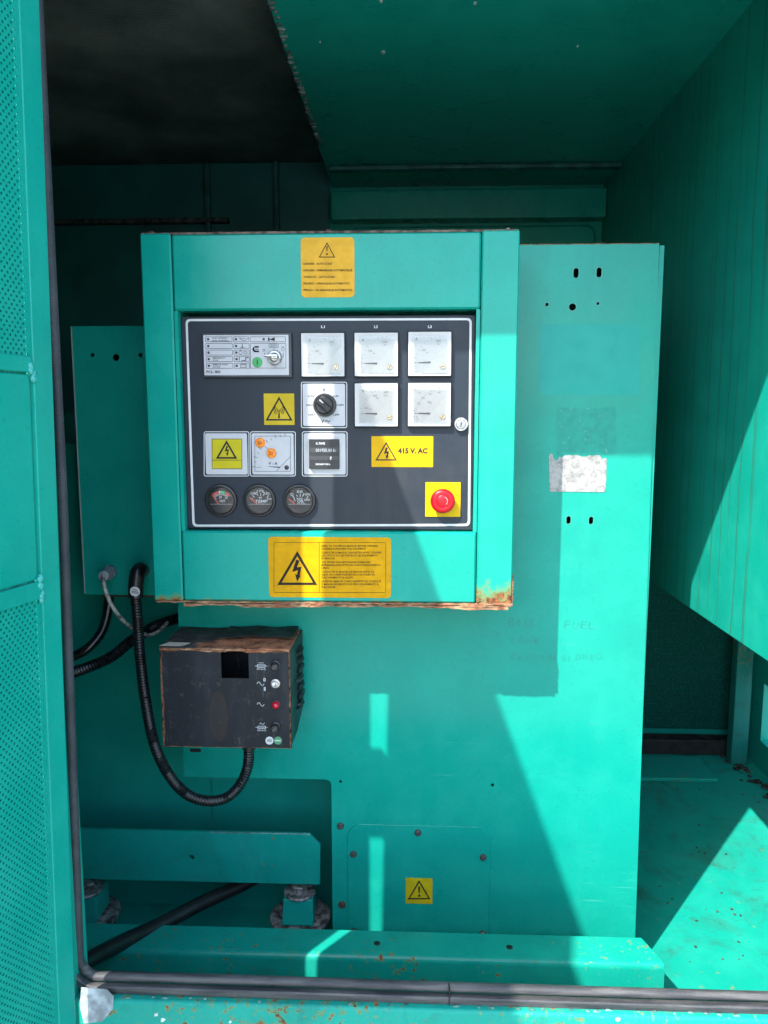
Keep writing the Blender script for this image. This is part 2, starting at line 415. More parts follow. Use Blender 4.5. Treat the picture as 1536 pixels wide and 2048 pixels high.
# rear wall: lined with perforated sheet low down, plain above
bw = MB(); bw.box(-1.32, 1.06, BACK, BACK+.02, FLOOR-.02, .80)
struct('wall_rear', bw, PAINT_IN)
tag(MB().box(.30, 1.05, BACK-.012, BACK-.001, -1.0, -.42).build('wall_lining', GMESH), 'dark perforated lining on the rear wall under the hanging baffle', 'lining')
struct('wall_left', MB().box(-1.34, -1.31, -.32, 1.18, FLOOR-.02, .80), PAINT_IN)
# roof: outer skin, the painted ceiling on the right, foam lining on the left
struct('roof', MB().box(-1.36, 1.10, -.326, 1.20, .80, .83), PAINT_IN)
cx0 = -.246
ce = MB().box(cx0, WALLX, -.27, BACK, CEIL, CEIL+.012)
struct('ceiling', ce, PAINT_CEIL)
tag(MB().box(-1.31, cx0-.002, -.27, BACK, .768, .798).build('ceiling_foam', FOAM), 'black foam under wire mesh on the left of the canopy roof', 'foam lining')
# welds along the free edge of the ceiling
wm = MB(); random.seed(3)
_y = .08
while _y < .80:
    wm.blob((cx0+.004+random.uniform(0, .004), _y, CEIL-.001), (random.uniform(.004, .009), random.uniform(.003, .006), .003)); _y += random.uniform(.010, .024)
wm.build('weld_bead', plain('weld metal', (.16, .22, .20, 1), .5, metal=.2, var=.3), bpy.data.objects['ceiling'], kind='stuff')
# ceiling crease, rear cross beam and stiffeners; crease and stiffeners darker than the shell paint
tag(MB().box(cx0+.01, WALLX-.002, .955, .985, CEIL-.014, CEIL-.001).build('ceiling_rib', plain('dark teal steel', (.008, .11, .10, 1), .5, var=.2), bevel=.004), 'thin dark rib across the ceiling above the box', 'rib')
zt = P(930, 378, 1.10)[1]; zb = P(930, 436, 1.10)[1]
tag(MB().add([(cx0, 1.10, zt), (WALLX-.002, 1.10, zt), (WALLX-.002, 1.103, zb), (cx0, 1.103, zb), (cx0, BACK, zt), (WALLX-.002, BACK, zt), (WALLX-.002, BACK, zb), (cx0, BACK, zb)],
     [(0, 1, 2, 3), (0, 4, 5, 1), (3, 2, 6, 7), (0, 3, 7, 4), (1, 5, 6, 2), (4, 7, 6, 5)]).build('cross_beam', paint('paint beam', rough=.26, rust=(('Z', zb-.002, zb+.014, .45),)), bevel=.004), 'glossy steel beam across the rear wall above the box', 'beam')
tag(MB().box(-1.30, -.56, 1.12, BACK, P(250, 446, 1.12)[1], P(250, 436, 1.12)[1]).build('wall_rail', plain('dark rusty rail', (.05, .06, .05, 1), .7, var=.4, vscale=50), bevel=.003), 'thin rusty rail across the dark rear wall on the left', 'rail')  # rusty rail in a dark mottled tone
for px in (414, 552): 
    x_ = P(px, 380, 1.13)[0]
    tag(MB().box(x_-.008, x_+.008, 1.125, BACK, .22, .765).build('wall_stiffener', plain('dark teal steel', (.008, .11, .10, 1), .5, var=.2), bevel=.004), 'dark upright stiffener on the rear wall, %s of two' % ('left' if px == 414 else 'right'), 'stiffener', 'rear wall stiffeners')
x_ = P(1190, 470, 1.13)[0]
pn = rect(700, 452, 1188, 640, 1.14)
tag(MB().rplate(pn[0], pn[1], pn[2], pn[3], 1.135, BACK, .03, ch=.006).build('wall_panel', PAINT_IN), 'rounded pressed panel on the rear wall just above the cabinets', 'panel')
# front of the shell: header over the opening, closed front to the left, base frame under the sill
struct('wall_header', MB().box(-1.34, 1.10, -.326, -.29, .615, .80), PAINT_IN)
struct('wall_front', MB().box(-1.34, -.4395, -.325, -.275, -1.30, .615), PAINT_IN)
struct('wall_front_right', MB().box(.92, 1.10, -.305, -.275, -1.30, .615), PAINT_IN)
bf = MB().box(-.70, 1.12, -.318, -.27, -1.35, SILL-.013)
struct('base_frame', bf, PAINT_BASE, bevel=.005)
# chipped bare patch, silicone blobs and old weld spatter along the base frame
tag(MB().prism([P(*q, -.318) for q in ((168, 2046), (205, 2042), (226, 2018), (228, 1992), (214, 1978), (163, 1974), (160, 2010))][::1], -.3190, -.3182).build('bare_patch', plain('primer patch', (.30, .36, .38, 1), .6, var=.2, vscale=60)), 'pale bare patch on the base frame below the door corner', 'paint patch')
dm = MB(); random.seed(11)
for px, py, r_ in ((325, 2040, 6), (1236, 2040, 6), (312, 2030, 5), (460, 2044, 4)):
    x, z = P(px, py, -.319); dm.blob((x, -.3185, z), (mm(r_)*.7, .002, mm(r_)*.55))
dm.build('silicone_spot', plain('silicone', (.55, .66, .62, 1), .4, var=.1), bpy.data.objects['base_frame'], kind='stuff')
dm = MB()
for px, py, r_, zc in ((766, 104, 6, 0), (640, 84, 3, 0), (762, 2, 5, 0), (950, 6, 4, 0), (1155, 92, 3, 0)):
    q = PZ(px, py, CEIL); dm.blob((q.x, q.y, CEIL), (mm(r_), mm(r_)*1.3, .0025))
dm.build('paint_spot', plain('pale spot', (.35, .45, .42, 1), .5), bpy.data.objects['ceiling'], kind='stuff')
# post and debris under the baffle by the air gap
tag(MB().box(.985, 1.035, 1.02, 1.06, FLOOR, -.40).build('corner_post', paint('paint post', speck=.10, rough=.6, col=(.008, .17, .14, 1), stain_=1.2), bevel=.004), 'scuffed green corner post beside the air gap', 'post')
dbm = MB(); random.seed(5)
for _ in range(90):
    y = random.uniform(.55, 1.10); x = 1.045-abs(random.gauss(0, .022)) - (.02 if y > .9 else 0); r_ = random.uniform(.002, .008)
    dbm.blob((x, y, FLOOR+r_*.4), (r_*1.6, r_*1.4, r_*.7), .4, 6, 4)
db = dbm.build('debris', plain('dirt', (.03, .028, .022, 1), .95, var=.4, vscale=80)); db['kind'] = 'stuff'; db['label'] = 'dark leaf litter and dirt along the right edge of the floor'

gm = MB(); random.seed(77)
for _ in range(150):
    u = random.random(); x = random.uniform(.46, 1.03); y = random.uniform(.05, 1.06)
    if random.random() < .5: x = 1.03-abs(random.gauss(0, .05))
    r_ = random.uniform(.0008, .0026); gm.blob((x, y, FLOOR+r_*.4), (r_*1.4, r_*1.3, r_*.8), .4, 5, 3)
gt = gm.build('floor_grit', plain('grit', (.06, .055, .04, 1), .95, var=.4, vscale=80)); gt['kind'] = 'stuff'; gt['label'] = 'scattered grit and dirt on the green floor'
# plain dark teal sheet over the left of the rear wall
tag(MB().box(-1.30, cx0-.01, BACK-.014, BACK-.001, .02, .765).build('rear_lining', plain('dark teal lining', (.006, .12, .112, 1), .5, var=.10, vscale=6)), 'dark panel lining the rear wall on the left', 'lining')
# ------------------------------------------------------------------ tall cabinet behind the control box
CY = .13
cab = thing('steel_cabinet', 'tall green steel cabinet with slots, torn white label and bolted access plate', 'cabinet', (0, .3, FLOOR))
PCAB = paint('paint cabinet', streak=.55, rough=.24, scuff=1.0)
TOPZ = .293; XL = -.430; XR = .421
nz = P(500, 1556, CY)[1]; nx = P(664, 1700, CY)[0]
ol = [(nx, FLOOR), (XR+.008, FLOOR), (XR-.006, TOPZ), (XL, TOPZ), (XL, nz)]
# rounded inner corner of the notch
r_ = .012
ol += [(nx-r_, nz)]+[(nx-r_+r_*math.sin(math.radians(a)), nz-r_+r_*math.cos(math.radians(a))) for a in (22, 45, 68)]+[(nx, nz-r_)]
holes = []
for px, py, w_, h_ in ((1152, 546, 10, 19), (1198, 545, 10, 19), (1137, 1040, 9, 16), (1182, 1041, 9, 16)):
    x, z = P(px, py, CY); holes.append(slot(x, z, mm(w_, CY), mm(h_, CY)))
hole_r = ((1094, 609, 3.4), (1196, 607, 3.0), (1145, 614, 7), (681, 1563, 3.2), (985, 1570, 3.4))
for px, py, rr in hole_r:
    x, z = P(px, py, CY); holes.append(circ(x, z, mm(rr, CY), 16))
sheet(ol, holes, CY, .0025).build('front_panel', PCAB, cab)
sd = MB(); sd.box(XR-.004, XR+.004, CY+.004, .55, FLOOR, TOPZ-.002); sd.build('side_panel', PCAB, cab)
MB().box(XL, XL+.003, CY+.003, .55, nz, TOPZ-.002).build('side_panel', PCAB, cab)
MB().box(XL+.004, XR-.006, CY+.003, .55, TOPZ-.004, TOPZ-.001).build('top_panel', PCAB, cab)
MB().box(nx, nx+.003, CY+.003, .30, FLOOR, nz-.012).build('inner_panel', PCAB, cab)
MB().box(XL+.004, nx, CY+.003, .30, nz-.001, nz+.002).build('lower_panel', PCAB, cab)
MB().box(XL+.004, XR-.006, .30, .302, FLOOR, TOPZ-.006).build('rear_panel', paint('paint cabinet rear', rough=.4), cab)
# washers: worn bright rims of the holes
rim = plain('worn hole rim', (.08, .36, .31, 1), .4)
for px, py, rr in hole_r[:3]:
    x, z = P(px, py, CY); MB().frame(circ(x, z, mm(rr+1.3, CY), 20), circ(x, z, mm(rr, CY), 20), CY-.0004, CY+.001).build('hole_rim', rim, cab)
for px, py, w_, h_ in ((1152, 546, 10, 19), (1198, 545, 10, 19), (1137, 1040, 9, 16), (1182, 1041, 9, 16)):
    x, z = P(px, py, CY); MB().frame(slot(x, z, mm(w_+1.8, CY), mm(h_+1.8, CY)), slot(x, z, mm(w_, CY), mm(h_, CY)), CY-.0004, CY+.001).build('hole_rim', rim, cab)
# worn top edge and its bolt
PEDGE = paint('paint worn edge', rust=(('Z', TOPZ+.01, TOPZ-.02, 1.0),), rough=.5)
e_ = MB(); e_.box(P(1040, 490, CY)[0], XR-.006, CY+.001, CY+.03, TOPZ-.001, TOPZ+.0016); e_.build('top_lip', PEDGE, cab)
BOLTM = plain('dull bolt steel', (.15, .145, .14, 1), .5, metal=.7, var=.3, vscale=300)
RBOLT = plain('rusty bolt', (.11, .055, .04, 1), .75, metal=.3, var=.3, vscale=300)
def hexbolt(x, z, y, r, mat, parent, name='bolt', dome=True):
    m = MB(); m.prism(circ(x, z, r*1.25, 20), y-.0012, y+.001)
    b = m.build('washer', mat, parent) if False else None
    m.lathe(x, z, [(r, y-.001), (r, y-r*.55), (r*.8, y-r*.8), (r*.35, y-r*.85)], 6 if not dome else 18)
    return m.build(name, mat, parent, smooth=30)
m = MB(); x, z = P(1208, 489, CY); m.lathez(x, CY+.014, [(.006, TOPZ-.002), (.006, TOPZ+.0045), (.004, TOPZ+.0055)], 6); m.build('bolt', RBOLT, cab)
# access plate
ax0, ax1, az0, az1 = rect(696, 1650, 979, 1895, CY)
az0 = -1.0
ap = rrect(ax0, ax1, az0, az1, .028, 7)
pl = MB().prism(ap, CY-.0022, CY-.0002, .0006).build('access_plate', paint('paint access plate', rust=(('Z', az1+.003, az1-.004, .42),), rough=.28), cab)
for px, py in ((836, 1664), (707, 1707), (966, 1713), (708, 1861), (965, 1866)):
    x, z = P(px, py, CY); hexbolt(x, z, CY-.002, mm(6.2, CY), BOLTM, pl)
for px, py, mt in ((681, 1652, BOLTM), (684, 1809, RBOLT)):
    x, z = P(px, py, CY); hexbolt(x, z, CY, mm(6.4, CY), mt, cab)
YEL = plain('yellow label', (.50, .38, .006, 1), .5, var=.05, vscale=60, spec=.3)
INKB = plain('black print', (.012, .012, .012, 1), .6)
lb = MB(); q = rect(811.5, 1754.5, 865, 1805.5, CY); lb.rplate(q[0], q[1], q[2], q[3], CY-.0028, CY-.0023, .0012)
lo_ = lb.build('warning_label', YEL, cab, label='small yellow exclamation warning label on the access plate')
k = Ink(CY-.0028); k.tri(838.3, 1760, 1798.5, 22.7, 2.6); k.poly([(836.3, 1773), (840.5, 1773), (839.6, 1786), (837.4, 1786)]); k.disc(838.5, 1791, 2.5); k.build('warning_mark', INKB, lo_)
# ghosts of removed labels, torn silver label, pencil writing
GH1 = plain('unfaded paint ghost', (.003, .300, .252, 1), .26, var=.02, spec=.24)
GH2 = plain('scuffed adhesive', (.010, .272, .215, 1), .30, var=.06, vscale=70, spec=.26)
g = Ink(CY, .0003); g.rfill(1080, 648, 1278, 790, 5); g.build('label_ghost', GH1, cab)
g = Ink(CY, .0004); g.poly([(1115, 816), (1232, 815), (1233, 908), (1113, 912)]); g.build('label_ghost', GH2, cab)
fl = Ink(CY, .0008); random.seed(21)
for _ in range(46):
    fx, fy = random.uniform(1120, 1222), random.uniform(812, 902); ln = random.uniform(.6, 4.2); an = random.gauss(math.pi/2, .6); wd_ = random.uniform(.35, 1.0)
    fl.line([(fx, fy), (fx+ln*math.cos(an), fy+ln*math.sin(an))], wd_)
fl.build('label_fleck', plain('paper flecks', (.28, .48, .44, 1), .7), cab, ).__setitem__('kind', 'stuff')
lab = NM('torn foil label'); _q = lab.noise(120, detail=7, rough=.7); _q2 = lab.noise(34, detail=4)
lab.set(Base_Color=lab.mix(lab.mapr(_q, .46, .60), (.35, .34, .33, 1), (.20, .197, .19, 1)), Roughness=.6, Metallic=.0); lab.bump(_q, .5, .0008)
tp = [(1099, 983), (1097.5, 910), (1101, 907), (1105, 909), (1106, 916), (1111, 921), (1116, 919), (1118, 913), (1123, 915), (1129, 911)]
random.seed(4)
tp += [(x, 911.5+random.uniform(-2.2, 2.4)) for x in range(1134, 1202, 5)]+[(1204, 918), (1209, 916), (1213, 917), (1212, 960), (1211, 980), (1208, 984)]
# fill as a fan of upright strips so the ragged edge is kept
fo = MB(); pts = [P(*p, CY) for p in tp]; fo.prism(pts[::-1], CY-.0009, CY-.0003)
fo.build('torn_label', lab.m, cab, smooth=0, label='torn silvery white label remnant on the cabinet')
pk = Ink(CY, .0003)
for t_, x_, y_, h_, w_ in (('BASE', 1016, 1254, 17, 58), ('FUEL', 1128, 1257, 16, 64), ('TANK', 1018, 1287, 14, 66), ('DECOMMISIONED', 1022, 1321, 13, 186)):
    dx_ = 0; step_ = w_/len(t_)
    for c_ in t_: pk.text(c_, x_+dx_, y_+random.uniform(-1.6, 1.6), h_*random.uniform(.85, 1.1), step_*random.uniform(.6, .8) if c_ != 'I' else 1.5, bold=-.018, slant=.18+random.uniform(-.08, .08), rot=random.uniform(-7, 7)); dx_ += step_
pk.build('pencil_writing', plain('faint pencil', (.006, .205, .165, 1), .3), cab)['kind'] = 'stuff'

# ------------------------------------------------------------------ small cabinet on the left, half hidden by the control box
LY = .17
lc = thing('junction_cabinet', 'shaded green cabinet left of the control box, with cables leaving its foot', 'cabinet', (-.5, .3, -.333))
lx0, _, lz0, lz1 = rect(156, 652, 400, 1190, LY)
hs = []
for px, py, rr in ((185, 710, 4.2), (232, 715, 7), (281, 710, 4.2)):
    x, z = P(px, py, LY); hs.append(circ(x, z, mm(rr, LY), 16))
PL = paint('paint junction cabinet', rough=.3, streak=.3)
sheet([(lx0, lz0), (-.36, lz0), (-.36, lz1), (lx0, lz1)], hs, LY, .003).build('front_panel', PL, lc)
bd = MB(); bd.box(lx0, lx0+.003, LY+.003, .42, lz0, lz1); bd.box(lx0+.003, -.36, LY+.003, .42, lz0, lz0+.003); bd.box(lx0+.003, -.36, LY+.003, .42, lz1-.003, lz1); bd.box(lx0+.003, -.36, .417, .42, lz0+.003, lz1-.003)
bd.build('body', PL, lc)
MB().box(lx0-.0008, lx0+.0014, LY-.0006, LY+.002, lz0+.002, lz1).build('worn_edge', plain('worn bright edge', (.30, .36, .33, 1), .5), lc)
MB().box(lx0+.03, -.40, LY+.004, LY+.02, lz0-.005, lz0-.0005).build('bottom_lip', plain('lip rust', (.05, .03, .02, 1), .8, var=.3), lc)
# bulkhead behind
tag(MB().box(-1.30, nx+.0, .305, .318, FLOOR, -.05).build('bulkhead', paint('paint bulkhead', rough=.4), None), 'dark green bulkhead behind the hoses and the rail', 'bulkhead')
# ------------------------------------------------------------------ control box
cb = thing('control_box', 'green steel control box with black instrument panel, meters and red stop button', 'control box', (-.133, .06, -.30))
BX0, BX1, BZ0, BZ1 = -.427, .163, -.300, .2865
ix0, ix1, iz0, iz1 = rect(357, 619, 959, 1064, 0.0)
PW = dict(rough=.21, streak=.6, scuff=.8)
PB1 = paint('paint box top', rust=(('Z', BZ1+.004, BZ1-.006, .50),), **PW)
PB2 = paint('paint box left post', rust=(('Z', BZ0-.006, BZ0+.036, .72), ('Z', BZ1+.004, BZ1-.006, .4)), **PW)
PB3 = paint('paint box right post', rust=(('Z', BZ0-.010, BZ0+.082, .80), ('Z', BZ1+.004, BZ1-.012, .58)), **PW)
PB4 = paint('paint box bottom', rust=(('Z', BZ0-.008, BZ0+.020, .70), ('Z', iz0+.004, iz0-.010, .50)), **PW)
lpx = P(354, 840, 0)[0]; rpx = P(957.5, 840, 0)[0]
def folded(x0, x1, z0, z1, depth, th=.002):
    """a folded sheet: face plus returns"""
    m = MB(); m.rplate(x0, x1, z0, z1, -.0, depth, .0015, ch=.0022); return m
MB().rplate(BX0, lpx-.0008, BZ0, BZ1, 0, .128, .001, ch=.0022).build('side_post', PB2, cb)
MB().rplate(rpx+.0008, BX1, BZ0, BZ1, 0, .128, .001, ch=.0022).build('side_post', PB3, cb)
MB().rplate(lpx+.0004, rpx-.0004, iz1, BZ1-.0012, .0012, .06, .001, ch=.003).build('top_plate', PB1, cb)
MB().rplate(lpx+.0004, rpx-.0004, BZ0+.0005, iz0, .0012, .06, .001, ch=.003).build('bottom_plate', PB4, cb)
bd = MB(); bd.box(lpx+.0004, rpx-.0004, .06, .128, iz1, BZ1-.004); bd.box(lpx+.0004, rpx-.0004, .06, .128, BZ0+.002, iz0); bd.box(lpx+.0004, rpx-.0004, .10, .128, iz0, iz1)
bd.build('body', PB1, cb)
# inner return of the left post beside the instrument panel
MB().box(lpx+.0002, lpx+.006, .004, .09, iz0, iz1).build('post_return', PB1, cb)
MB().box(rpx-.006, rpx-.0002, .004, .09, iz0, iz1).build('post_return', PB1, cb)
# worn rim on the top, bolts standing on it
tl = MB(); random.seed(8)
n_ = 90; xs = [BX0+.002+(BX1-BX0-.004)*i/n_ for i in range(n_+1)]
vs = []
for i, x in enumerate(xs):
    h_ = .0018+random.uniform(0, .0014); vs += [(x, .0022, BZ1-.0016), (x, .0022, BZ1+h_*.6), (x, .030, BZ1+h_*.6), (x, .030, BZ1-.0016)]
fs = []
for i in range(n_):
    a = 4*i; b = a+4
    for k_ in range(4): fs.append((a+k_, a+(k_+1) % 4, b+(k_+1) % 4, b+k_))
fs += [(0, 1, 2, 3), (4*n_+3, 4*n_+2, 4*n_+1, 4*n_)]
tl.add(vs, fs).build('worn_rim', plain('worn grey rim', (.12, .085, .065, 1), .8, var=.35, vscale=90), cb)
for px in (297, 655, 1018):
    x = P(px, 462, 0)[0]; z0 = BZ1+.001
    m = MB(); m.lathez(x, .014, [(.0052, z0), (.0056, z0+.002), (.0052, z0+.0042), (.003, z0+.0055)], 6 if px > 900 else 9); m.build('bolt', BOLTM if px > 900 else RBOLT, cb)
# rotten bottom flange: two ragged layers of flaking rust
def ragged(x0, x1, zt_, depth_lo, depth_hi, y0, y1, seed, step=.006, end=.0):
    random.seed(seed); m = MB(); n = int((x1-x0)/step); vs = []; fs = []; d = (depth_lo+depth_hi)/2
    for i in range(n+1):
        x = x0+(x1-x0)*i/n; d += random.uniform(-.0018, .0018); d = max(depth_lo, min(depth_hi, d)); yy = y0+random.uniform(-.0012, .0012)
        vs += [(x, yy, zt_), (x, yy-.0008, zt_-d), (x, y1, zt_-d-random.uniform(-.001, .001)), (x, y1, zt_)]
    for i in range(n):
        a = 4*i; b = a+4
        for k_ in range(4): fs.append((a+k_, a+(k_+1) % 4, b+(k_+1) % 4, b+k_))
    fs += [(0, 1, 2, 3), (4*n+3, 4*n+2, 4*n+1, 4*n)]
    return m.add(vs, fs)
FLAKE = NM('flaking rust scale'); _f = FLAKE.noise(1, FLAKE.scaled(60, 60, 420), detail=7, rough=.7); _g = FLAKE.noise(30, detail=5)
FLAKE.set(Base_Color=FLAKE.mix(FLAKE.mapr(_f, .38, .62), (.07, .035, .02, 1), FLAKE.mix(FLAKE.mapr(_g, .42, .6), (.50, .29, .15, 1), (.36, .13, .055, 1))), Roughness=.95); FLAKE.bump(_f, .9, .002); FLAKE = FLAKE.m
ragged(BX0+.004, BX1-.002, BZ0+.0002, .002, .0055, .0005, .05, 12).build('rust_flange', FLAKE, cb, smooth=50)
ragged(BX0+.05, BX1-.006, BZ0-.0035, .002, .0065, -.0015, .03, 19, .009).build('rust_flange', FLAKE, cb, smooth=50)
ragged(BX1-.0530, BX1+.001, BZ0+.0022, .003, .006, -.0012, .02, 23, .004).build('rust_flange', FLAKE, cb, smooth=50)
# flaking side at the lower right corner
m = MB(); random.seed(31); vs = []; fs = []
for i in range(14):
    z = BZ0+.048*i/13; d = random.uniform(.0006, .0034)*(1 if i < 11 else .4); vs += [(BX1-.0005, -.0006, z), (BX1+d, .0004, z), (BX1+d*.6, .03, z), (BX1-.0005, .03, z)]
for i in range(13):
    for k_ in range(4): fs.append((4*i+k_, 4*i+(k_+1) % 4, 4*i+4+(k_+1) % 4, 4*i+4+k_))
fs += [(0, 1, 2, 3), (55, 54, 53, 52)]
m.add(vs, fs).build('rust_scale', FLAKE, cb, smooth=50)

# ---- instrument panel
PY = .0166
pk_ = NM('black instrument panel'); _d = pk_.noise(5, detail=7, rough=.65); _s = pk_.noise(1, pk_.scaled(60, 60, 6), detail=6); _dd = pk_.noise(170, detail=3); X_ = pk_.xyz()
dust = pk_.math('MULTIPLY', pk_.mapr(_d, .45, .72), pk_.mapr(X_[0], -.30, .10, .25, 1.0))
dust = pk_.math('MULTIPLY', dust, pk_.mapr(_s, .3, .65, .4, 1))
pk_.set(Base_Color=pk_.mix(dust, (.010, .018, .029, 1), (.046, .048, .048, 1)), Roughness=pk_.mapr(_d, .3, .7, .42, .62)); pk_.bump(_dd, .08, .0005); pk_.set(Specular_IOR_Level=.36)
q = rect(369, 631.5, 947.5, 1058.5, PY); PX0, PX1, PZ0, PZ1 = q
panel = MB().rplate(*q, PY, PY+.004, .0015, ch=.0008).build('instrument_panel', pk_.m, cb)
WHT = plain('white print', (.58, .59, .58, 1), .5, var=.04)
WPL = plain('white plastic plate', (.47, .48, .49, 1), .42, var=.03)
k = Ink(PY)
tlx = [(371, 638), (943.5, 636), (940, 1052), (385, 1053.5)]
def rounded_quad(qd, r, inset):
    cx = sum(p[0] for p in qd)/4; cy = sum(p[1] for p in qd)/4; out = []
    cor = [(p[0]+(inset if p[0] < cx else -inset), p[1]+(inset if p[1] < cy else -inset)) for p in qd]
    for i in range(4):
        c, a, b = Vector(cor[i]), Vector(cor[i-1]), Vector(cor[(i+1) % 4]); ua = (a-c).normalized(); ub = (b-c).normalized()
        for t in range(6):
            s_ = t/5; p = (c+ua*r)*(1-s_)**2+c*2*s_*(1-s_)+(c+ub*r)*s_**2; out.append((p.x, p.y))
    return out
k.ring(rounded_quad(tlx, 10, 0), rounded_quad(tlx, 7, 4.4)); 
for t_, cx in (('L1', 646), ('L2', 752), ('L3', 859.7)): k.text(t_, cx, 656, 5.2, 7.5, 'c', bold=.03)
k.build('panel_print', WHT, panel)

DBEZ = plain('dark grey bezel', (.020, .024, .030, 1), .40, var=.12)
GREY = plain('grey print', (.09, .095, .11, 1), .6); DGREY = plain('dark grey print', (.022, .022, .025, 1), .7, spec=.2)
BRASS = plain('brass screw', (.55, .42, .28, 1), .35, metal=.7)
gl = NM('clear meter window'); 
_t = gl.new('ShaderNodeBsdfTransparent'); _t.inputs[0].default_value = (.97, .98, .98, 1); _gl = gl.new('ShaderNodeBsdfGlossy'); _gl.inputs['Roughness'].default_value = .08; _fr = gl.new('ShaderNodeFresnel'); _fr.inputs[0].default_value = 1.45; _mx = gl.new('ShaderNodeMixShader')
gl.put(_gl.inputs['Color'], (1, 1, 1, 1)); gl.l.new(gl.math('MULTIPLY', _fr.outputs[0], .7), _mx.inputs[0]); gl.l.new(_t.outputs[0], _mx.inputs[1]); gl.l.new(_gl.outputs[0], _mx.inputs[2]); gl.l.new(_mx.outputs[0], gl.n['Material Output'].inputs[0]); GLASS = gl.m
DIAL = plain('meter dial card', (.46, .465, .47, 1), .5, var=.012, vscale=90)
MFR = plain('white meter frame', (.50, .50, .49, 1), .35, var=.02)
def box_px(m, x0, y0, x1, y1, Y, yf, yb, r=.001, ch=0.0): a = rect(x0, y0, x1, y1, Y); return m.rplate(*a, yf, yb, r, ch)
def meter(name, x0, y0, x1, y1, kind):
    YF = PY-.0075
    b = box_px(MB(), x0, y0, x1, y1, YF, YF, PY+.001, .0018, .0012).build(name, DBEZ, cb)
    W, H_ = x1-x0, y1-y0; wx0, wy0, wx1, wy1 = x0+2, y0+2.5, x1-2, y1-2.5
    U = lambda a, c: (wx0+(wx1-wx0)*a, wy0+(wy1-wy0)*c)
    fo_ = rrect(*rect(wx0, wy0, wx1, wy1, YF), .001, 3); a_ = U(.10, .085); c_ = U(.90, .915); fi_ = rrect(*rect(a_[0], a_[1], c_[0], c_[1], YF), .001, 3)
    n = len(fo_); m = MB()
    m.add([(x, YF-.0012, z) for x, z in fo_]+[(x, YF-.0004, z) for x, z in fi_]+[(x, YF+.001, z) for x, z in fo_], [(i, (i+1) % n, n+(i+1) % n, n+i) for i in range(n)]+[((i+1) % n, i, 2*n+i, 2*n+(i+1) % n) for i in range(n)])
    m.build('meter_frame', MFR, b)
    box_px(MB(), a_[0], a_[1], c_[0], c_[1], YF, YF-.0003, YF+.0005, .0008).build('dial', DIAL, b)
    # raised corner cover, its screw, the needle
    A, B, C_ = U(.30, .985), U(.985, .985), U(.985, .25)
    MB().prism([P(*p, YF) for p in (U(.32, .95), U(.93, .95), U(.93, .29))], YF-.0016, YF-.0004, .0004).build('corner_cover', MFR, b)
    sx, sy = U(.81, .79); x, z = P(sx, sy, YF)
    sc = MB().lathe(x, z, [(mm(5.4), YF-.0015), (mm(5.4), YF-.0024), (mm(4.6), YF-.0030)], 20).build('screw', BRASS, b)
    an = random.uniform(.2, 1.2); dx, dz = mm(4)*math.cos(an), mm(4)*math.sin(an)
    # the needle lies at zero
    n0 = U(.14, .705); n1 = U(.24, .705); n2 = U(.52, .715 if kind != 'A3' else .70)
    nk = Ink(YF-.0009, 0); nk.line([n0, n1], .7); nk.poly([(n1[0], n1[1]-.9), (n2[0], n2[1]-2.4), (n2[0], n2[1]+1.4), (n1[0], n1[1]+.9)]); nk.build('needle', plain('needle', (.03, .035, .06, 1), .5), b)
    p = Ink(YF-.0003, .0002)
    cx, cy = U(.86, .79); R0 = (wx1-wx0)*.62
    def at(a, rr): return (cx+R0*rr*math.cos(math.radians(a)), cy-R0*rr*math.sin(math.radians(a)))
    if kind[0] == 'A':
        p.text('A', *U(.16, .20), 6.5, 5); p.text('1000', *U(.70, .235), 4.8, 10, 'c', bold=0); p.text('500', *U(.36, .44), 4.4, 8, 'c', bold=0); p.text('500', *U(.70, .29), 2.6, 5, 'c', bold=0); p.text('250', *U(.44, .49), 2.6, 5, 'c', bold=0)
        angs = range(92, 181, 8)
    elif kind == 'V':
        p.text('V', *U(.16, .22), 6.5, 5); p.text('300', *U(.72, .235), 4.6, 9, 'c', bold=0); p.text('500', *U(.72, .30), 3, 8, 'c', bold=0); p.text('200', *U(.47, .315), 4.4, 8, 'c', bold=0); p.text('345', *U(.52, .365), 3, 6, 'c', bold=0); p.text('100', *U(.26, .60), 4.2, 7, 'c', bold=0); p.text('170', *U(.35, .62), 3, 6, 'c', bold=0)
        angs = range(92, 181, 6)
    else:
        for t_, a, c in (('1500', .45, .12), ('1800', .73, .13), ('60', .52, .28), ('65', .73, .24), ('55', .36, .37), ('50', .25, .50), ('45', .13, .67), ('1200', .26, .24), ('1000', .10, .42)): p.text(t_, *U(a, c), 4 if len(t_) == 2 else 2.6, None, 'c', bold=0)
        p.text('rpm', *U(.10, .165), 4, 9); p.text('Hz', *U(.46, .48), 6.4, 8, bold=0); p.text('80 Ω', *U(.10, .80), 3, 10, bold=0); p.text('kl.1,5', *U(.10, .85), 2.8, 12, bold=0)
        angs = range(92, 176, 4)
    for i, a in enumerate(angs):
        r1 = 1.13 if kind[0] != 'H' else 1.08; p.line([at(a, r1), at(a, r1+(.10 if i % 3 == 0 else .05))], .55)
    p.text('kl.1,5', *U(.08, .93), 2.4, 12, bold=0)
    p.build('dial_print', GREY if kind[0] != 'H' else plain('mid grey print', (.13, .135, .15, 1), .6), b)
    box_px(MB(), a_[0], a_[1], c_[0], c_[1], YF, YF-.0036, YF-.0032, .0008).build('window', GLASS, b)
    s_ = Ink(YF-.0030, .0002); s_.line([(sx-3.6*math.cos(an), sy+3.6*math.sin(an)), (sx+3.6*math.cos(an), sy-3.6*math.sin(an))], 1.1); s_.build('screw_slot', DGREY, b)
random.seed(2)
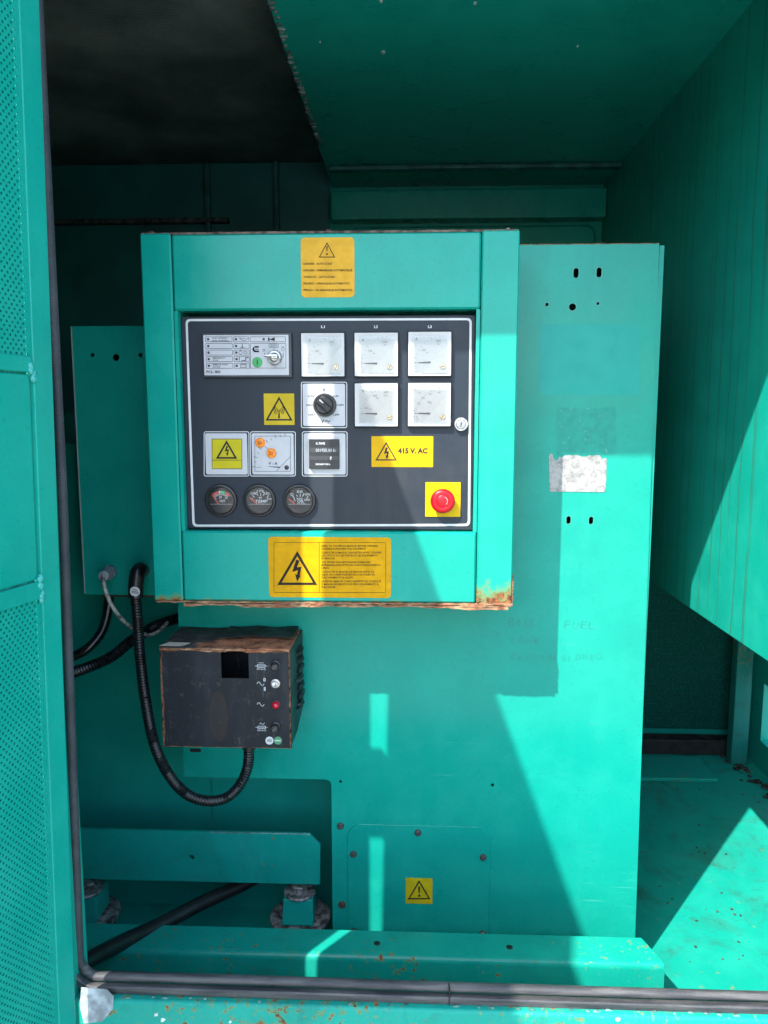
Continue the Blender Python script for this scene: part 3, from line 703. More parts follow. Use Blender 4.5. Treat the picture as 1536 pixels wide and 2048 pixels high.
meter('ammeter', 601, 664, 690.5, 755, 'A1'); meter('ammeter', 707.5, 663.3, 797.5, 754.6, 'A2'); meter('ammeter', 814.8, 661.5, 904, 753.8, 'A3')
meter('voltmeter', 708, 764.4, 797.3, 854.8, 'V'); meter('frequency_meter', 814.3, 763.7, 903, 854.5, 'Hz')

def line_plate(name, x0, y0, x1, y1, pad=3.8):
    """white plate with the thin white line printed round it"""
    o = box_px(MB(), x0+pad, y0+pad, x1-pad, y1-pad, PY, PY-.0012, PY+.0005, .0028, .0003).build(name, WPL, cb)
    k = Ink(PY); k.rbox(x0, y0, x1, y1, 4.2, 1.5); k.build('outline_print', WHT, o); return o
KY = PY-.0012
# selector switch
o = line_plate('selector_switch', 602, 763.6, 694.3, 856)
k = Ink(KY); k.text('0', 648, 782.0, 5.4, 4.6, 'c', bold=.03); k.line([(648, 784), (648, 789)], .9)
for t_, x, y, a in (('L1/L2', 616, 793.5, 'l'), ('L2/L3', 612.5, 811.5, 'l'), ('L3/L1', 617, 831, 'l'), ('L1/N', 666, 794, 'l'), ('L2/N', 676, 811.5, 'l'), ('L3/N', 667, 831, 'l')): k.text(t_, x, y, 3.6, 12.5 if len(t_) > 4 else 11, a, bold=.03)
k.line([(672, 809.6), (675, 809.6)], 1)
k.text('V', 641.6, 846, 7.2, 7, 'l', bold=.035)
k.line([(650, 843.2), (652.2, 840.6), (655, 842.4), (657.6, 844.4), (660, 841.2)], 1.5); k.build('print', INKB, o)
x, z = P(648.5, 810, KY-.01)
kn = MB().lathe(x, z, [(mm(23.5), KY), (mm(23.5), KY-.006), (mm(22.3), KY-.0085), (mm(19), KY-.0085), (mm(18.3), KY-.0075)], 40).build('knob_base', plain('black knob', (.014, .015, .018, 1), .42, var=.15), o)
m = MB().lathe(x, z, [(mm(17.6), KY-.007), (mm(17.2), KY-.0125), (mm(16), KY-.0132)], 36); m.build('knob', MATS['black knob'], o)
ang = math.radians(-42)
def bar(cx, cz, L, W, a, y0, y1, ch=.0008):
    u = (math.cos(a), math.sin(a)); v = (-u[1], u[0]); pts = [(cx+u[0]*L*i+v[0]*W*j, cz+u[1]*L*i+v[1]*W*j) for i, j in ((-1, -1), (1, -1), (1, 1), (-1, 1))]
    return MB().prism(pts, y0, y1, ch)
bar(x, z, mm(16), mm(6.2), ang, KY-.0215, KY-.012, .0012).build('knob_grip', MATS['black knob'], o)
bar(x-mm(7.6)*math.cos(ang)+mm(2.4)*math.sin(ang)*-1, z-mm(7.6)*math.sin(ang)+mm(2.4)*math.cos(ang)*-1*-1, mm(4.8), mm(1.3), ang, KY-.0218, KY-.0212, 0).build('knob_mark', WHT, o)
# hour meter
o = line_plate('hour_meter', 604, 862.8, 695, 952.8)
bz = box_px(MB(), 619, 878.3, 679, 937.5, KY, KY-.006, KY, .0012, .0006).build('counter_case', plain('black counter', (.016, .019, .022, 1), .38, var=.1), o)
m = MB()
for y0, y1 in ((894.8, 904.8), (911.5, 919.6)): box_px(m, 620.5, y0, 678, y1, KY, KY-.0064, KY-.0058, .0003)
m.build('counter_ridge', plain('counter window', (.035, .040, .045, 1), .25), o)
k = Ink(KY-.0064); k.poly([(631, 884.6), (634.6, 884.6), (634.6, 889), (631, 889)]); k.text('ELTIME', 631, 889, 4.2, 19, bold=.02); k.text('?', 659, 919.2, 5.8, 5, bold=.05); k.text('220/240V 50Hz', 631, 930, 3.2, 30, bold=.02)
k.text('001950', 631.8, 903.6, 6.4, 22, bold=-.01); k.text(',88', 655, 903.6, 6.4, 9, bold=-.01); k.text('h', 666.5, 903.6, 6.0, 4, bold=.01); k.build('counter_print', plain('counter print', (.62, .64, .66, 1), .5), o)
# V-A meter
o = line_plate('volt_amp_meter', 500.3, 862.8, 591.5, 952.8)
k = Ink(KY); k.rbox(509.4, 871.8, 581.4, 943, .6, .8)
cx, cy = 573.5, 934.8
for i in range(11):
    a = 93+i*8.6; L = 62; l2 = 69 if i % 2 == 0 else 66
    if i in (5,): continue
    k.line([(cx+L*math.cos(math.radians(a)), cy-L*math.sin(math.radians(a))), (cx+l2*math.cos(math.radians(a)), cy-l2*math.sin(math.radians(a)))], .9)
k.text('V - A', 546, 929.6, 5.6, 18, 'c', bold=.03); k.line([(581, 913), (552, 943)], .8); k.line([(514, 934.6), (523, 934.6)], .7); k.line([(530.5, 893), (536.5, 899)], .8)
k.poly([(532, 932.6), (560, 933.4), (559, 935.6), (546, 934.6)]); k.build('print', DGREY, o)
x, z = P(573.6, 935, KY); MB().lathe(x, z, [(mm(4.6), KY+.0003), (mm(4.6), KY-.0012), (mm(3.6), KY-.0016)], 18).build('screw', DBEZ, o)
ORG = plain('orange cap', (.85, .26, .012, 1), .32, var=.12, vscale=250)
for px, py in ((521, 885.2), (543.3, 906.2)):
    x, z = P(px, py, KY); c = MB().lathe(x, z, [(mm(10), KY), (mm(10), KY-.0025), (mm(8.6), KY-.0032), (mm(7.4), KY-.0028), (mm(6.2), KY-.0034)], 28).build('indicator_lamp', ORG, o)
    MB().lathe(x, z, [(mm(4.4), KY-.003), (mm(3.8), KY-.0042), (mm(1.5), KY-.0046)], 16).build('lamp_centre', plain('deep orange', (.60, .14, .008, 1), .3, var=.2, vscale=300), c)
# voltage warning plate
o = line_plate('warning_plate', 407.6, 862.8, 498.7, 952.8)
YEL2 = plain('lemon yellow', (.50, .43, .004, 1), .5, var=.04, spec=.3)
yl = box_px(MB(), 424, 877.6, 484.2, 937.8, KY, KY-.0006, KY, .0002).build('warning_label', YEL2, o)
k = Ink(KY-.0006); k.rbox(424, 877.6, 484.2, 937.8, .5, .9); k.line([(424, 920.4), (484, 920.4)], .9); k.tri(453.2, 880.6, 917.5, 21.5, 3.4); k.bolt(453.5, 902, 21); k.build('warning_mark', DGREY, o)
# radio warning label
yl = box_px(MB(), 528, 787, 588.8, 849.8, PY, PY-.0006, PY, .001).build('warning_label', plain('radio label yellow', (.50, .36, .005, 1), .5, var=.04, spec=.3), cb)
k = Ink(PY-.0006); k.tri(558.2, 793.2, 841.2, 27.2, 3.2)
k.poly([(557, 826), (559.4, 826), (560, 836.5), (556.4, 836.5)]); k.poly([(557.4, 822), (559, 822), (559, 826), (557.4, 826)]); k.disc(558.3, 821, 1.5)
for r_ in (4, 7, 10):
    k.arc(558.3, 821, r_, -48, 48, 1.2); k.arc(558.3, 821, r_, 132, 228, 1.2)
k.build('warning_mark', DGREY, yl)
# 415 V label
yl = box_px(MB(), 743, 872.5, 866.3, 934, PY, PY-.0006, PY, .0012).build('voltage_label', plain('bright yellow', (.60, .345, .002, 1), .5, var=.03, spec=.18), cb)
k = Ink(PY-.0006); k.tri(772.3, 883.6, 921, 21.6, 2.4); k.bolt(772.6, 906.5, 24); k.text('415 V. AC', 796, 906.4, 9.8, 59, bold=.045); k.build('label_print', DGREY, yl)
# emergency stop
es = box_px(MB(), 850.6, 964.5, 921, 1033.4, PY, PY-.0015, PY, .0006, .0003).build('stop_button', plain('stop plate yellow', (.64, .40, .002, 1), .5, var=.03, spec=.18), cb)
x, z = P(885.6, 1002.4, PY-.015); e = PY
RED = plain('red plastic', (.52, .004, .012, 1), .36, var=.05, spec=.35)
MB().lathe(x, z, [(mm(15), e-.001), (mm(15), e-.010), (mm(15.5), e-.011)], 32).build('button_collar', plain('black collar', (.02, .02, .02, 1), .5), es)
MB().lathe(x, z, [(mm(16), e-.0095), (mm(24), e-.0115), (mm(25), e-.0135), (mm(24.4), e-.0165), (mm(20), e-.0188), (mm(14), e-.0198), (mm(13.4), e-.0194), (mm(12.6), e-.0200), (mm(5), e-.0206), (mm(.5), e-.0207)], 48).build('button_cap', RED, es, smooth=60)
xx, yy = 885.6, 1002.4; k = Ink(e-.0208, 0); k.arc(xx+.5, yy, 9, -40, 62, 1.2); k.build('turn_mark', plain('white mark', (.8, .7, .7, 1), .5), es)
# lock
x, z = P(922.2, 848.5, PY-.006)
STEEL = plain('satin steel', (.45, .45, .45, 1), .32, metal=.9, var=.15, vscale=120)
lk = MB().lathe(x, z, [(mm(14), PY), (mm(14.3), PY-.004), (mm(13.2), PY-.0062), (mm(9.6), PY-.0062), (mm(9.2), PY-.0054), (mm(8.8), PY-.0068), (mm(.5), PY-.0068)], 36).build('panel_lock', STEEL, cb)
k = Ink(PY-.0069, 0); k.poly([(920.6, 842.8), (922.6, 842.8), (923.2, 846), (921.2, 846)]); k.poly([(921.2, 846), (924.4, 846.6), (923.2, 849.5), (921.2, 849.5)]); k.poly([(921.4, 849.5), (923.4, 849.5), (922.4, 854.6), (920.8, 854.6)]); k.build('keyhole', INKB, lk)

# start module
MY = PY-.007
o = box_px(MB(), 404.8, 665, 584, 755.4, MY, MY, PY, .0014, .0010).build('start_module', DBEZ, cb)
fp = box_px(MB(), 408, 670, 577.5, 750.4, MY, MY-.0006, MY+.0005, .0008).build('face_plate', WPL, o)
FY = MY-.0006
k = Ink(FY); rows = [(673.2, 684), (686.6, 697.4), (699.8, 710.6), (712.8, 723.6), (726.2, 737)]
for i, (a, b) in enumerate(rows):
    k.rbox(411+i*.4, a, 464.6+i*.4, b, 1.4, .8); k.rbox(466.8+i*.4, a, 498.2+i*.4, b, 1.4, .8)
k.rbox(500.2, 673.2, 571.4, 684, 1.2, .8); k.rbox(500.4, 686.4, 572.2, 736.6, 1.2, .8)
for t_, y in (('LOW COOLANT', 677.8), ('LEVEL WARNING', 682.8)): k.text(t_, 424, y, 3.0, 31 if t_[0:2] == 'LO' else 34, bold=.01)
k.text('EMERGENCY', 425.6, 717.6, 3.0, 25, bold=.01); k.text('STOP', 425.6, 722, 2.8, 11, bold=.01)
k.text('REMOTE START', 425.6, 730.8, 3.0, 31, bold=.01); k.text('ACTIVE', 425.6, 735.2, 2.8, 15, bold=.01)
k.text('PCL- 002', 413, 746.2, 5.0, 28, bold=.025)
k.rbox(538, 687.8, 557, 695.4, 1, .7); k.text('AUTO', 547.6, 693.6, 3.8, 14, 'c', bold=.01); k.circle(527.8, 700.3, 2.6, .8)
k.line([(529, 706), (529, 713.6), (534, 713.6)], .9); k.line([(566.8, 706), (566.8, 713.6), (562, 713.6)], .9); k.line([(548, 696), (548, 700)], .8)
k.circle(566, 698.6, 3.2, .7); k.line([(563.6, 696), (563.6, 692.6)], .6); k.line([(565.6, 695.6), (565.6, 691.8)], .6); k.line([(567.6, 696), (567.6, 692.4)], .6)
# horn, oil can, thermometer, gauges, engine crank and battery pictograms
k.poly([(536, 675.4), (539.4, 675.4), (539.4, 681.8), (536, 681.8)]); k.poly([(540, 678), (549.6, 674.6), (549.6, 682), (540, 679.4)])
k.line([(480, 677), (484, 680.8), (491, 680.8), (493, 678), (497, 676.4)], .9); k.line([(480, 677), (490, 677)], .8); k.line([(480, 675.6), (478.4, 677)], .8)
k.line([(484.6, 688.4), (484.6, 694)], 1.2); k.disc(484.6, 694.4, 1.5); k.line([(479.4, 694), (482, 695.6), (487, 693.8), (490, 695.6)], .7)
k.circle(481, 705.4, 3.6, .8); k.line([(479.8, 701), (482.2, 701)], .8); k.line([(487, 704), (490.6, 702.6), (494.6, 704.6), (492.4, 708), (489, 706.4), (487, 704)], .8)
k.line([(478.6, 714.6), (478.6, 719.6)], 1.4); k.disc(478.6, 721.6, .8); k.line([(483.6, 721), (491.4, 721), (491.4, 715.4), (496.6, 715.4)], 1.5)
k.rbox(480.4, 728.6, 493, 735.2, .5, .8); k.line([(483, 728), (485, 728)], 1); k.line([(488.6, 728), (490.6, 728)], 1); k.line([(483, 731.4), (485, 731.4)], .6); k.line([(488.6, 731.4), (490.6, 731.4)], .6)
# round C emblem
for pts in ([(516.8, 692.4), (510.4, 692.4), (505.6, 696.6), (505, 698.4), (508.8, 698.8), (511.4, 696.2), (516.6, 696.2)], [(505, 699), (508.6, 699.6), (511.4, 701), (517, 701), (517, 704.4), (510, 704.4), (506, 702)]): 
    for j in range(1, len(pts)-1): k.poly([pts[0], pts[j], pts[j+1]]) if False else None
k.line([(516.6, 693.8), (511, 693.8), (507, 696.8), (506.6, 699.4), (508.6, 702), (511, 702.8), (517, 702.8)], 3.4); k.line([(510.6, 698.6), (517, 698.6)], 1.4)
k.build('module_print', DGREY, o)
k = Ink(FY, .0004); 
k.poly([(509.6, 694.4), (510.6, 694.4), (509.6, 698), (508.6, 698)]); k.build('emblem_gap', WPL, o)
LED = plain('dark led', (.03, .032, .035, 1), .3)
for i, (a, b) in enumerate(rows):
    for px in (416.4+i*.4, 472+i*.4):
        x, z = P(px, (a+b)/2, FY); MB().lathe(x, z, [(mm(2.6), FY), (mm(2.5), FY-.0006), (mm(1.4), FY-.001)], 12).build('led', LED, o)
x, z = P(527.4, 678.4, FY); MB().lathe(x, z, [(mm(2.6), FY), (mm(2.5), FY-.0006), (mm(1.4), FY-.001)], 12).build('led', LED, o)
x, z = P(514.8, 724.6, FY); gb = MB().lathe(x, z, [(mm(10.2), FY), (mm(10), FY-.0012), (mm(9), FY-.0018), (mm(.5), FY-.0019)], 28).build('start_button', plain('green button', (.03, .34, .09, 1), .38, var=.05), o)
k = Ink(FY-.0019); k.line([(514.6, 720), (514.6, 729.4)], 2); k.build('button_mark', INKB, gb) if False else k.build('button_mark', INKB, o)
x, z = P(548.6, 714.8, FY-.006)
MB().lathe(x, z, [(mm(14.8), FY), (mm(14.6), FY-.004), (mm(12.6), FY-.0075), (mm(10), FY-.0078), (mm(9), FY-.0065), (mm(6.5), FY-.0085), (mm(.5), FY-.0085)], 36).build('key_switch', STEEL, o)
key = thing('switch_key', 'small steel key on a wire ring in the start module switch', 'key', (x, FY-.012, z))
MB().rplate(x-mm(16.5), x+mm(10), z+mm(.4), z+mm(4.6), FY-.022, FY-.019, .0006, ch=.0005).build('bow', STEEL, key)
MB().rplate(x-mm(2), x+mm(8), z-mm(2), z+mm(3), FY-.0195, FY-.008, .0004).build('blade', STEEL, key)
rp = [Vector((x+mm(2)+mm(11)*math.cos(a), FY-.016-.002*math.sin(a), z-mm(7)+mm(11)*math.sin(a))) for a in [2*math.pi*i/30 for i in range(31)]]
MB().tube(rp, .0006, 6).build('key_ring', STEEL, key)

# round gauges
GBL = plain('gauge black', (.010, .010, .011, 1), .36, var=.1); GFACE = plain('gauge face', (.022, .020, .019, 1), .6, var=.1, spec=.2); GLET = plain('gauge lettering', (.75, .76, .76, 1), .5); GRED = plain('gauge red', (.75, .09, .06, 1), .5); GGR = plain('gauge green', (.06, .55, .16, 1), .5)
def gauge(name, cx, cy, kind):
    x, z = P(cx, cy, PY); g = MB().lathe(x, z, [(mm(33.6), PY), (mm(34.2), PY-.004), (mm(33), PY-.0062), (mm(29.6), PY-.0066), (mm(28), PY-.0052), (mm(26.4), PY-.0014)], 48).build(name, GBL, cb)
    y = PY-.0020; MB().lathe(x, z, [(mm(26.2), PY), (mm(26.2), y)], 40).build('dial', GFACE, g)
    k = Ink(y); a = lambda r, d: (cx+r*math.cos(math.radians(d)), cy-r*math.sin(math.radians(d)))
    k.line([a(0, 0)] if False else (cx-22, cy+7.6) and [(cx-22, cy+7.8), (cx+21, cy+7.8)], .5)
    if kind == 'V':
        for d in range(48, 133, 7): k.line([(cx-1+17*math.cos(math.radians(d)), cy+6.5-17*math.sin(math.radians(d))), (cx-1+20*math.cos(math.radians(d)), cy+6.5-20*math.sin(math.radians(d)))], .9)
        k.text('24', cx-2.2, cy-4.2, 4.6, 5.4, 'c'); k.text('32', cx+9.5, cy-2.6, 4.2, 5, 'c'); k.text('16', cx-12, cy-2, 3.4, 4, 'c'); k.text('VOLTS', cx+1.6, cy+3.6, 4.6, 11, 'c', bold=.02); k.text('Veglia', cx, cy-23.4, 1.8, 9, 'c', bold=0) if False else None
    elif kind == 'T':
        k.text('175', cx+1, cy-16, 4.6, 13.5, 'c', bold=.005); k.text('100', cx-11.4, cy-11.6, 4.6, 13, 'c', bold=.005); k.text('250', cx+14, cy-11.6, 4.8, 16, 'c', bold=.005); k.text('80', cx+1, cy-3.6, 3.4, 6, 'c', bold=.005); k.text('120', cx+19, cy-1.4, 3.2, 8, 'c', bold=.005); k.text('40', cx-17, cy-1.6, 3, 6, 'c', bold=0); k.text('TEMP', cx+3, cy+4.4, 5.4, 25, 'c', bold=.012); k.text('F / C', cx+3, cy+7.6, 2, 12, 'c', bold=0)
        for p_, q_ in (((-14.6, -10), (-11, -6)), ((1.6, -14), (1.6, -8.6)), ((17.4, -10), (14.6, -5)), ((-4.6, -11.6), (-3.8, -9.6)), ((7.6, -11.6), (7, -9.6))): k.line([(cx+p_[0], cy+p_[1]), (cx+q_[0], cy+q_[1])], 1.1)
    else:
        k.text('50', cx, cy-15, 5, 11.5, 'c', bold=.005); k.circle(cx-15.6, cy-11.8, 2.8, .8); k.text('100', cx+14.6, cy-9.8, 5, 14, 'c', bold=.005); k.text('300', cx-.6, cy-1.6, 3.6, 12, 'c', bold=.005); k.text('600', cx+14.6, cy+.6, 3.4, 11, 'c', bold=.005); k.text('OIL', cx+2, cy+4.4, 5.6, 14, 'c', bold=.012); k.text('PSI kPa', cx+3, cy+7.6, 2, 16, 'c', bold=0); k.circle(cx-10.4, cy+.2, 1.8, .6)
        for p_, q_ in (((-14, -9), (-10, -2.4)), ((1, -13), (1, -7.6)), ((16.6, -7.6), (14, -3.8)), ((-6, -10.6), (-4.8, -8)), ((7, -10.6), (6, -8))): k.line([(cx+p_[0], cy+p_[1]), (cx+q_[0], cy+q_[1])], 1.2)
    k.text('Veglia'[0:0] or '---', cx, cy-22.4, 2, 8, 'c', bold=0)
    k.build('dial_print', GLET, g)
    k = Ink(y-.0001)
    if kind == 'V':
        def band(d0, d1): return [(cx-1+rr*math.cos(math.radians(d)), cy+6.5-rr*math.sin(math.radians(d))) for rr, ds in ((25.5, (d0, (d0+d1)/2, d1)), (20.6, (d1, (d0+d1)/2, d0))) for d in ds]
        k.poly(band(132, 101)); k.poly(band(67, 41)); b = Ink(y-.0001); b.poly(band(92, 70)); b.build('green_band', GGR, g); b = Ink(y-.0001); b.poly(band(100, 93)); b.build('white_band', GLET, g)
        k.line([(cx-6, cy+7), (cx-18, cy-10)], 2.0)
    elif kind == 'T': k.line([(cx-6.4, cy+6.4), (cx-18.4, cy-4.6)], 2.2)
    else: k.line([(cx-8.6, cy+8), (cx-21.6, cy-2.4)], 2.2)
    k.build('needle', GRED, g)
    MB().lathe(x, z, [(mm(27.4), PY-.0042), (mm(27.4), PY-.0046)], 40).build('window', GLASS, g)
gauge('voltage_gauge', 443, 1000.6, 'V'); gauge('temperature_gauge', 519.7, 1000.6, 'T'); gauge('oil_gauge', 599.4, 1000.6, 'O')

# danger labels on the frame
AMB = plain('amber label', (.62, .33, .012, 1), .45, var=.05, vscale=50, spec=.25); AMB2 = plain('amber label lower', (.57, .295, .001, 1), .5, var=.06, vscale=50, spec=.15)
AINK = plain('brown print', (.020, .016, .010, 1), .7, spec=.2)
yl = box_px(MB(), 602, 475, 709, 594.8, .0012, .0006, .0012, .0065).build('danger_label', AMB, cb)
k = Ink(.0006); k.tri(654, 484.5, 515, 16.4, 1.6); k.poly([(652.6, 492), (655.4, 492), (654.6, 502.6), (653.4, 502.6)]); k.disc(654, 508.2, 1.9)
for t_, y, w_ in (('DANGER – AUTO START', 529.5, 58), ('DANGER – DEMARRAGE AUTOMATIQUE', 542.6, 97), ('VORSICHT – AUTO-START', 556, 63), ('PELIGRO – ARRANQUE-AUTOMATICO', 569, 92), ('PERIGO – DE ARRANQUE AUTOMATICO', 582.2, 97)): k.text(t_, 607.4, y, 4.2, w_, bold=.02)
k.build('label_print', AINK, yl)
yl = box_px(MB(), 537.5, 1074.2, 782, 1195, .0012, .0006, .0012, .006).build('service_label', AMB2, cb)
k = Ink(.0006); k.rbox(547.6, 1084.6, 772, 1185.4, 3, .8); k.line([(638.5, 1085), (638.5, 1185)], .8)
k.tri(594.6, 1102, 1170, 40, 5.0); k.bolt(593.2, 1141, 44)
y = 1093.6
for blk in (('REFER TO THE SERVICE MANUAL BEFORE OPENING', 112, 'COVERS/DOORS/OPERATING EQUIPMENT', 89), ("CONSULTER LE MANUEL D'ENTRETIEN AVANT D'OUVRIR", 120, 'LES CAPOTS OU LES PORTES ET LES EQUIPEMENTS', 113, 'EN MARCHE', 26), ('VOR ÖFFNEN VON ABDECKUNGEN/TÜREN UND', 98, 'BETRIEBSANLAGEN BITTE DAS WARTUNGSHANDBUCH', 118, 'LESEN', 15), ('CONSULTAR EL MANUAL DE SERVICIO ANTES DE', 105, 'ABRIR LAS CUBIERTAS/PUERTAS O DE PONER EN', 106, 'FUNCIONAMIENTO EL EQUIPO', 64), ('ANTES DE ABRIR AS COBERTURAS/PORTAS, CONSULTE', 119, 'O MANUAL DE SERVICO E DE PÔR O EQUIPAMENTO A', 114, 'FUNCIONAR', 28)):
    for j in range(0, len(blk), 2): k.text(blk[j], 643, y, 3.7, blk[j+1], bold=.012); y += 5.75
    y += 1.9
k.build('label_print', AINK, yl)
# ------------------------------------------------------------------ battery charger
bc = thing('battery_charger', 'rusty black charger box with fuses, switch and red lamp, hung below the control box', 'charger', (-.31, .07, -.53))
QY = .005
A = P(317, 1298, QY); B = P(574, 1300, QY); C_ = P(581, 1496, QY); D_ = P(332, 1494, QY)
fx0 = (A[0]+D_[0])/2; fx1 = (B[0]+C_[0])/2+.002; fz1 = (A[1]+B[1])/2; fz0 = (C_[1]+D_[1])/2
BLK = NM('faded black enamel'); _b1 = BLK.noise(7, detail=7); _b2 = BLK.noise(1, BLK.scaled(30, 30, 9), detail=6); _b3 = BLK.noise(260, detail=2); Xq = BLK.xyz()
ov = BLK.new('ShaderNodeVectorMath'); ov.operation = 'DISTANCE'
wz = BLK.math('ADD', BLK.math('POWER', BLK.math('DIVIDE', BLK.math('SUBTRACT', Xq[0], P(437, 1440, QY)[0]), .0165), 2.0), BLK.math('POWER', BLK.math('DIVIDE', BLK.math('SUBTRACT', Xq[2], P(437, 1432, QY)[1]), .045), 2.0))
wzn = BLK.math('ADD', wz, BLK.math('MULTIPLY', BLK.noise(30, detail=4), .9)); oil = BLK.mapr(wzn, 1.32, 1.44, 1, 0)
edge = BLK.math('MAXIMUM', BLK.mapr(Xq[2], fz1, fz1-.012, 1, 0), BLK.math('MAXIMUM', BLK.mapr(Xq[0], fx0, fx0+.010, .9, 0), BLK.math('MAXIMUM', BLK.mapr(Xq[0], fx1, fx1-.008, .75, 0), BLK.mapr(Xq[2], fz0, fz0+.007, .8, 0))))
rm = BLK.mapr(BLK.math('ADD', edge, BLK.math('MULTIPLY', BLK.noise(60, detail=7, rough=.7), .9)), 1.12, 1.22)
bcol = BLK.mix(BLK.math('MULTIPLY', BLK.mapr(_b2, .48, .75), BLK.mapr(_b1, .3, .7, .25, .9)), (.008, .012, .017, 1), (.034, .042, .050, 1))
_sc = BLK.mapr(BLK.noise(1, BLK.scaled(160, 160, 14), detail=4, rough=.75), .60, .72); _zn = BLK.mapr(BLK.noise(16, detail=3), .45, .62)
bcol = BLK.mix(BLK.math('MULTIPLY', BLK.math('MULTIPLY', _sc, _zn), .8), bcol, (.13, .145, .15, 1))
_dp = BLK.mapr(BLK.noise(75, detail=5, rough=.7), .60, .70); bcol = BLK.mix(BLK.math('MULTIPLY', _dp, .5), bcol, (.10, .085, .065, 1))
bcol = BLK.mix(BLK.math('MULTIPLY', oil, .5), bcol, (.030, .026, .021, 1)); bcol = BLK.mix(rm, bcol, (.16, .065, .03, 1))
BLK.set(Base_Color=bcol, Roughness=BLK.mapr(BLK.math('MAXIMUM', rm, BLK.math('SUBTRACT', .45, BLK.math('MULTIPLY', oil, .25))), 0, 1, .2, .9)); BLK.bump(_b3, .15, .0006); BLK.set(Specular_IOR_Level=.34); BLK = BLK.m
h0 = P(441.5, 1302.5, QY); h1 = P(498, 1357, QY)
hole = [(h0[0], h1[1]), (h1[0], h1[1]), (h1[0], fz1-.003), (h0[0], fz1-.003)]
sheet([(fx0, fz0), (fx1, fz0), (fx1, fz1), (fx0, fz1)], [hole], QY, .0016).build('front_panel', BLK, bc)
bb = CY-.002
TOPR = NM('rusted lid'); _t1 = TOPR.noise(45, detail=8, rough=.7); _t2 = TOPR.noise(12, detail=4); Xt = TOPR.xyz()
gr = TOPR.math('ADD', TOPR.mapr(Xt[0], fx0+.02, fx1, -.35, .75), TOPR.math('ADD', TOPR.mapr(Xt[1], .03, .115, .25, -.35), TOPR.math('MULTIPLY', _t2, .55)))
tm = TOPR.mapr(gr, .30, .36)
TOPR.set(Base_Color=TOPR.mix(tm, TOPR.mix(TOPR.mapr(_t1, .4, .65), (.022, .022, .022, 1), (.075, .068, .058, 1)), TOPR.mix(TOPR.mapr(_t1, .36, .62), (.11, .040, .020, 1), (.50, .20, .095, 1))), Roughness=.8); TOPR.bump(TOPR.math('SUBTRACT', _t1, TOPR.math('MULTIPLY', tm, .6)), .8, .002)
# lid: sagging sheet with a warped, ragged front edge
def lid_sheet(x0, x1, y0, y1, z, nx_, ny_, fn, th):
    vs = []; fs = []
    for j in range(ny_+1):
        for i in range(nx_+1):
            u, v = i/nx_, j/ny_; vs.append((x0+(x1-x0)*u, y0+(y1-y0)*v, z+fn(u, v)))
    n = len(vs); vs += [(x, y, zz-th) for x, y, zz in vs]
    for j in range(ny_):
        for i in range(nx_):
            a = j*(nx_+1)+i; q_ = (a, a+1, a+nx_+2, a+nx_+1); fs += [q_, tuple(n+t for t in q_[::-1])]
    per = [i for i in range(nx_+1)]+[(j+1)*(nx_+1)-1 for j in range(1, ny_+1)]+[ny_*(nx_+1)+i for i in range(nx_-1, -1, -1)]+[j*(nx_+1) for j in range(ny_-1, 0, -1)]
    for i in range(len(per)):
        a, b = per[i], per[(i+1) % len(per)]; fs.append((b, a, a+n, b+n))
    return MB().add(vs, fs)
random.seed(9); wob = [random.uniform(-.0012, .0012) for _ in range(40)]
ld = lid_sheet(fx0-.002, fx1+.001, QY-.002, bb, fz1+.002, 34, 10, lambda u, v: .0014*math.sin(9*u+2*v)+wob[int(u*34)]*(1-v)**3+.002*(1-abs(2*u-1))*v, .0022)
ld.build('lid', TOPR.m, bc, smooth=60)
ld = lid_sheet(fx0+.09, fx1-.002, QY+.045, bb-.004, fz1+.0065, 20, 8, lambda u, v: .004*math.sin(3*u)*(1-v)**2+.0012*math.sin(12*u+3), .0008)
ld.build('peeling_paint', plain('peeling black paint', (.035, .034, .033, 1), .7, var=.3), bc, smooth=60)
ragged(fx0-.001, fx1, fz1+.0022, .003, .0065, QY-.0022, QY+.004, 44, .005).build('rust_edge', FLAKE, bc, smooth=50)
pc = rect(322, 1287, 374, 1293, QY+.012); MB().add([(pc[0], QY+.004, fz1+.0046), (pc[1]-.006, QY+.004, fz1+.0042), (pc[1]+.004, QY+.019, fz1+.0052), (pc[0]+.012, QY+.020, fz1+.0056), (pc[0], QY+.004, fz1+.0040), (pc[1]-.006, QY+.004, fz1+.0036), (pc[1]+.004, QY+.019, fz1+.0046), (pc[0]+.012, QY+.020, fz1+.0050)], [(0, 1, 2, 3), (7, 6, 5, 4), (0, 4, 5, 1), (1, 5, 6, 2), (2, 6, 7, 3), (3, 7, 4, 0)]).build('paint_flake', plain('pale flake', (.50, .44, .34, 1), .8), bc)
# sides (the right one tapers back to the bottom), back and floor
sR = MB(); yb_low = .075
for dx in (0, -.0018): pass
vs = []
for dx in (0, -.0018): vs += [(fx1+dx, QY+.0018, fz0), (fx1+dx, QY+.0018, fz1-.001), (fx1+.004+dx, bb, fz1-.001), (fx1+.004+dx, bb, fz0+.030), (fx1+dx, yb_low, fz0)]
sR.add(vs, [(0, 4, 3, 2, 1), (5, 6, 7, 8, 9), (0, 1, 6, 5), (1, 2, 7, 6), (2, 3, 8, 7), (3, 4, 9, 8), (4, 0, 5, 9)])
sR.build('side_panel', plain('charger side', (.020, .034, .034, 1), .5, var=.3, vscale=20), bc, smooth=30)
MB().box(fx0, fx0+.0016, QY+.0018, bb, fz0, fz1-.001).build('side_panel', BLK, bc)
MB().box(fx0+.002, fx1-.002, QY+.0018, yb_low, fz0, fz0+.0016).build('bottom_panel', BLK, bc)
MB().box(fx0+.002, fx1-.002, bb-.0016, bb, fz0+.03, fz1-.002).build('rear_panel', BLK, bc)
